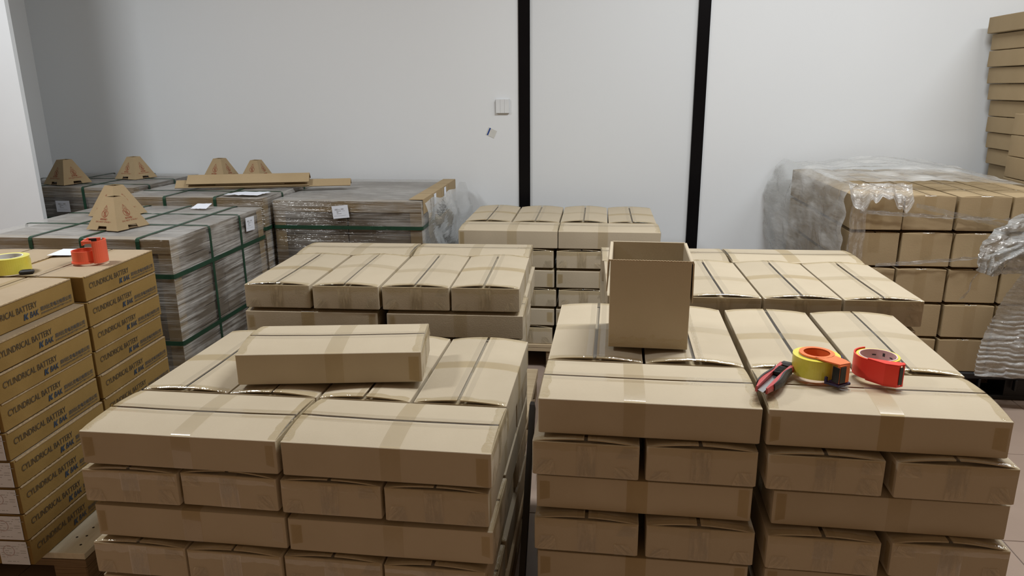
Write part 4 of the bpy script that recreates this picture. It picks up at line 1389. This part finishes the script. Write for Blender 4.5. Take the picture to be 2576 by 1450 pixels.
def dispenser_red():
    z = 0.7375
    t = thing('tape_dispenser', 'bright red tape dispenser with pink core, right of the orange one', 'tape dispenser', (0.664, 1.700, z), -1.08)
    tape_roll(t, 0.039, 0.0475, 0.047, 'core_pink')
    for i, a in enumerate((0.9, 1.35, 1.9, 2.4, 0.4)):
        mb = MB(); r = 0.0388
        c, s = r * math.cos(a), r * math.sin(a)
        mb.ring(0.0384, 0.0388, 0.032, 0.035 if i % 2 else 0.040, a, a + (0.22 if i % 2 else 0.13), 4)
        obj('printed_mark', mb, M['ink_black'], t)
    mb = MB(); mb.ring(0.0495, 0.0525, 0.0, 0.049, PI * 0.93, PI * 1.62, 22)
    obj('guard', mb, M['red'], t)
    mb = MB()
    a = PI * 1.60
    p0 = (0.0495 * math.cos(a), 0.0495 * math.sin(a)); p1 = (0.0535 * math.cos(a), 0.0535 * math.sin(a))
    mb.prismz([p1, (0.058, -0.041), (0.0785, -0.023), (0.079, -0.017), (0.074, -0.017), (0.056, -0.035), p0], 0.0, 0.0505)
    obj('nose', mb, M['red'], t)
    mb = MB(); mb.prismz([p1, (0.058, -0.041), (0.0785, -0.023), (0.079, -0.004), (0.070, 0.002), (0.052, -0.018), p0], 0.0495, 0.0520)
    mb.prismz([p1, (0.058, -0.041), (0.0785, -0.023), (0.079, -0.004), (0.070, 0.002), (0.052, -0.018), p0], -0.002, 0.0008)
    obj('side_plate', mb, M['red'], t)
    mb = MB(); mb.rbox((0.0792, -0.0205, 0.004), (0.0806, -0.0095, 0.046), 0.0004)
    obj('blade', mb, M['black'], t)
    mb = MB(); mb.rbox((0.0755, -0.0095, 0.001), (0.0795, -0.0045, 0.0495), 0.0006)
    obj('blade_holder', mb, M['red'], t)
dispenser_red()

def cutter():
    t = thing('utility_cutter', 'red and grey utility cutter with short blade, beside the orange dispenser', 'cutter', (0.417, 1.628, 0.738), 1.03)
    t.scale = (1.27, 1.5, 1.15)
    # local +x runs from blade tip to tail
    def prof(x):
        return 0.011 + 0.0035 * math.sin(PI * (x + 0.075) / 0.15) - 0.002 * math.cos(6 * PI * (x + 0.075) / 0.3)
    for s in (-1, 1):
        mb = MB(); secs = []
        for i in range(13):
            x = -0.072 + 0.144 * i / 12
            y0, y1 = s * 0.0062, s * prof(x)
            h = 0.014 + 0.003 * math.sin(PI * i / 12)
            q = [(x, y0, 0.002), (x, y1, 0.003), (x, y1 * 1.04, h * 0.6), (x, y1 * 0.9, h), (x, y0, h)]
            secs.append(q if s > 0 else q[::-1])
        mb.loft(secs, True, True)
        obj('red_shell', mb, M['cutter_red'], t, smooth=False)
        mb = MB(); secs = []
        for i in range(9):
            x = -0.052 + 0.095 * i / 8
            k = math.sin(PI * (i + 0.4) / 8.8)
            y1 = prof(x) + 0.0012
            h = 0.0152 + 0.003 * math.sin(PI * (x + 0.072) / 0.144)
            w = 0.0052 * k + 0.0008
            q = [(x, s * (y1 - w), 0.0025), (x, s * (y1 + 0.0008), 0.004), (x, s * (y1 + 0.0008), h * 0.7), (x, s * (y1 - w * 0.5), h + 0.0006), (x, s * (y1 - w), h + 0.0004)]
            secs.append(q if s > 0 else q[::-1])
        mb.loft(secs, True, True)
        obj('grip', mb, M['grey_rubber'], t)
    mb = MB(); mb.rbox((-0.070, -0.0060, 0.003), (0.066, 0.0060, 0.0085), 0.0006)
    obj('channel', mb, M['grey_rubber'], t)
    mb = MB(); mb.prismz([(-0.083, -0.0055), (-0.076, 0.0045), (0.010, 0.0045), (0.010, -0.0055)], 0.0087, 0.0093)
    obj('blade', mb, M['steel'], t)
    mb = MB(); mb.rbox((0.006, -0.0058, 0.0095), (0.040, 0.0058, 0.0185), 0.0016)
    for i in range(5):
        mb.rbox((0.012 + i * 0.005, -0.0052, 0.0183), (0.0145 + i * 0.005, 0.0052, 0.0198), 0.0005)
    obj('slider', mb, M['black'], t)
    mb = MB(); mb.rbox((0.060, -0.0115, 0.003), (0.077, 0.0115, 0.0165), 0.004)
    obj('tail_cap', mb, M['grey_rubber'], t)
cutter()

def roll_left():
    t = thing('tape_roll', 'roll of yellow packing tape lying on the lettered cartons', 'tape', (-1.808, 1.998, 0.8605), 0.0)
    mb = MB(); mb.ring(0.041, 0.058, 0.0, 0.048, n=60)
    obj('wound_tape', mb, M['yellow'], t)
    mb = MB(); mb.ring(0.038, 0.0408, 0.0005, 0.0485, n=60)
    obj('core', mb, M['core'], t)
    for i, a in enumerate((0.5, 1.0, 1.5, 2.0)):
        mb = MB(); mb.ring(0.0374, 0.0378, 0.028, 0.036, a, a + 0.16, 4)
        obj('printed_mark', mb, M['ink_small'], t)
roll_left()

def empty_dispenser():
    t = thing('tape_dispenser', 'empty coral tape dispenser standing on the topmost lettered carton', 'tape dispenser', (-1.655, 2.135, 0.8615), 0.35)
    mb = MB(); mb.ring(0.034, 0.0375, 0.004, 0.040, PI * 0.25, PI * 1.95, 34)
    mb.ring(0.034, 0.0405, 0.0, 0.005, PI * 0.25, PI * 1.95, 34)
    obj('hub', mb, M['coral'], t)
    mb = MB(); secs = []
    for i in range(15):
        a = -1.75 + 2.9 * i / 14
        c, s = math.cos(a), math.sin(a)
        ex = 1.0 if s < 0 else 0.72
        secs.append([(0.040 + 0.024 * c, 0.004 + 0.038 * s * ex, 0.0), (0.040 + 0.0272 * c, 0.004 + 0.0412 * s * ex, 0.0), (0.040 + 0.0272 * c, 0.004 + 0.0412 * s * ex, 0.072), (0.040 + 0.024 * c, 0.004 + 0.038 * s * ex, 0.072)])
    mb.loft(secs, True, True)
    obj('guard', mb, M['coral'], t, smooth=False)
    mb = MB(); mb.rbox((0.010, -0.038, 0.066), (0.036, -0.034, 0.076), 0.001); mb.rbox((0.008, 0.026, 0.060), (0.046, 0.030, 0.074), 0.001); mb.rbox((0.006, -0.036, 0.060), (0.010, 0.028, 0.075), 0.001)
    obj('blade_holder', mb, M['coral'], t)
    mb = MB(); mb.rbox((0.012, 0.0245, 0.058), (0.034, 0.0262, 0.072), 0.0004)
    obj('blade', mb, M['black'], t)
empty_dispenser()

mb = MB(); mb.rbox((-0.020, -0.010, 0), (0.020, 0.010, 0.0135), 0.004)
k = obj('clip', mb, M['black'], None, (-1.724, 1.965, 0.862), (0, 0, 0.5))
tag(k, 'small black clip lying beside the yellow tape roll', 'clip')
mb = MB(); mb.rbox((-0.012, -0.0025, 0.0132), (0.012, 0.0025, 0.0150), 0.001)
obj('ridge', mb, M['black'], k)

# ------------------------------------------------------------------ on the wall
sw = thing('light_switch', 'white three rocker light switch on the wall left of the black strip', 'switch', (-0.585, 4.5, 1.29))
mb = MB(); mb.rbox((-0.041, -0.012, -0.043), (0.041, 0.0, 0.043), 0.003)
obj('back_plate', mb, M['switch'], sw)
rk = MB(); rk.prism([(-0.0128, -0.040), (0.0128, -0.040), (0.0128, 0.040), (-0.0128, 0.040)], -0.0175, -0.0115)
rk = rk.mesh('rocker')
for i in (-1, 0, 1):
    link('rocker', rk, M['switch'], sw, (i * 0.0264, 0, 0), (0.03, 0, 0))
st = thing('sticker', 'clear tilted sticker with a blue bar below the light switch', 'sticker', (-0.658, 4.4995, 1.132))
st.rotation_euler = (0, 0.42, 0)
mb = MB(); mb.box((-0.027, -0.001, -0.024), (0.029, 0.0, 0.024))
obj('film', mb, M['sticker'], st)
mb = MB(); mb.box((-0.020, -0.0016, -0.022), (-0.0115, -0.001, 0.024))
obj('blue_bar', mb, M['blue'], st)
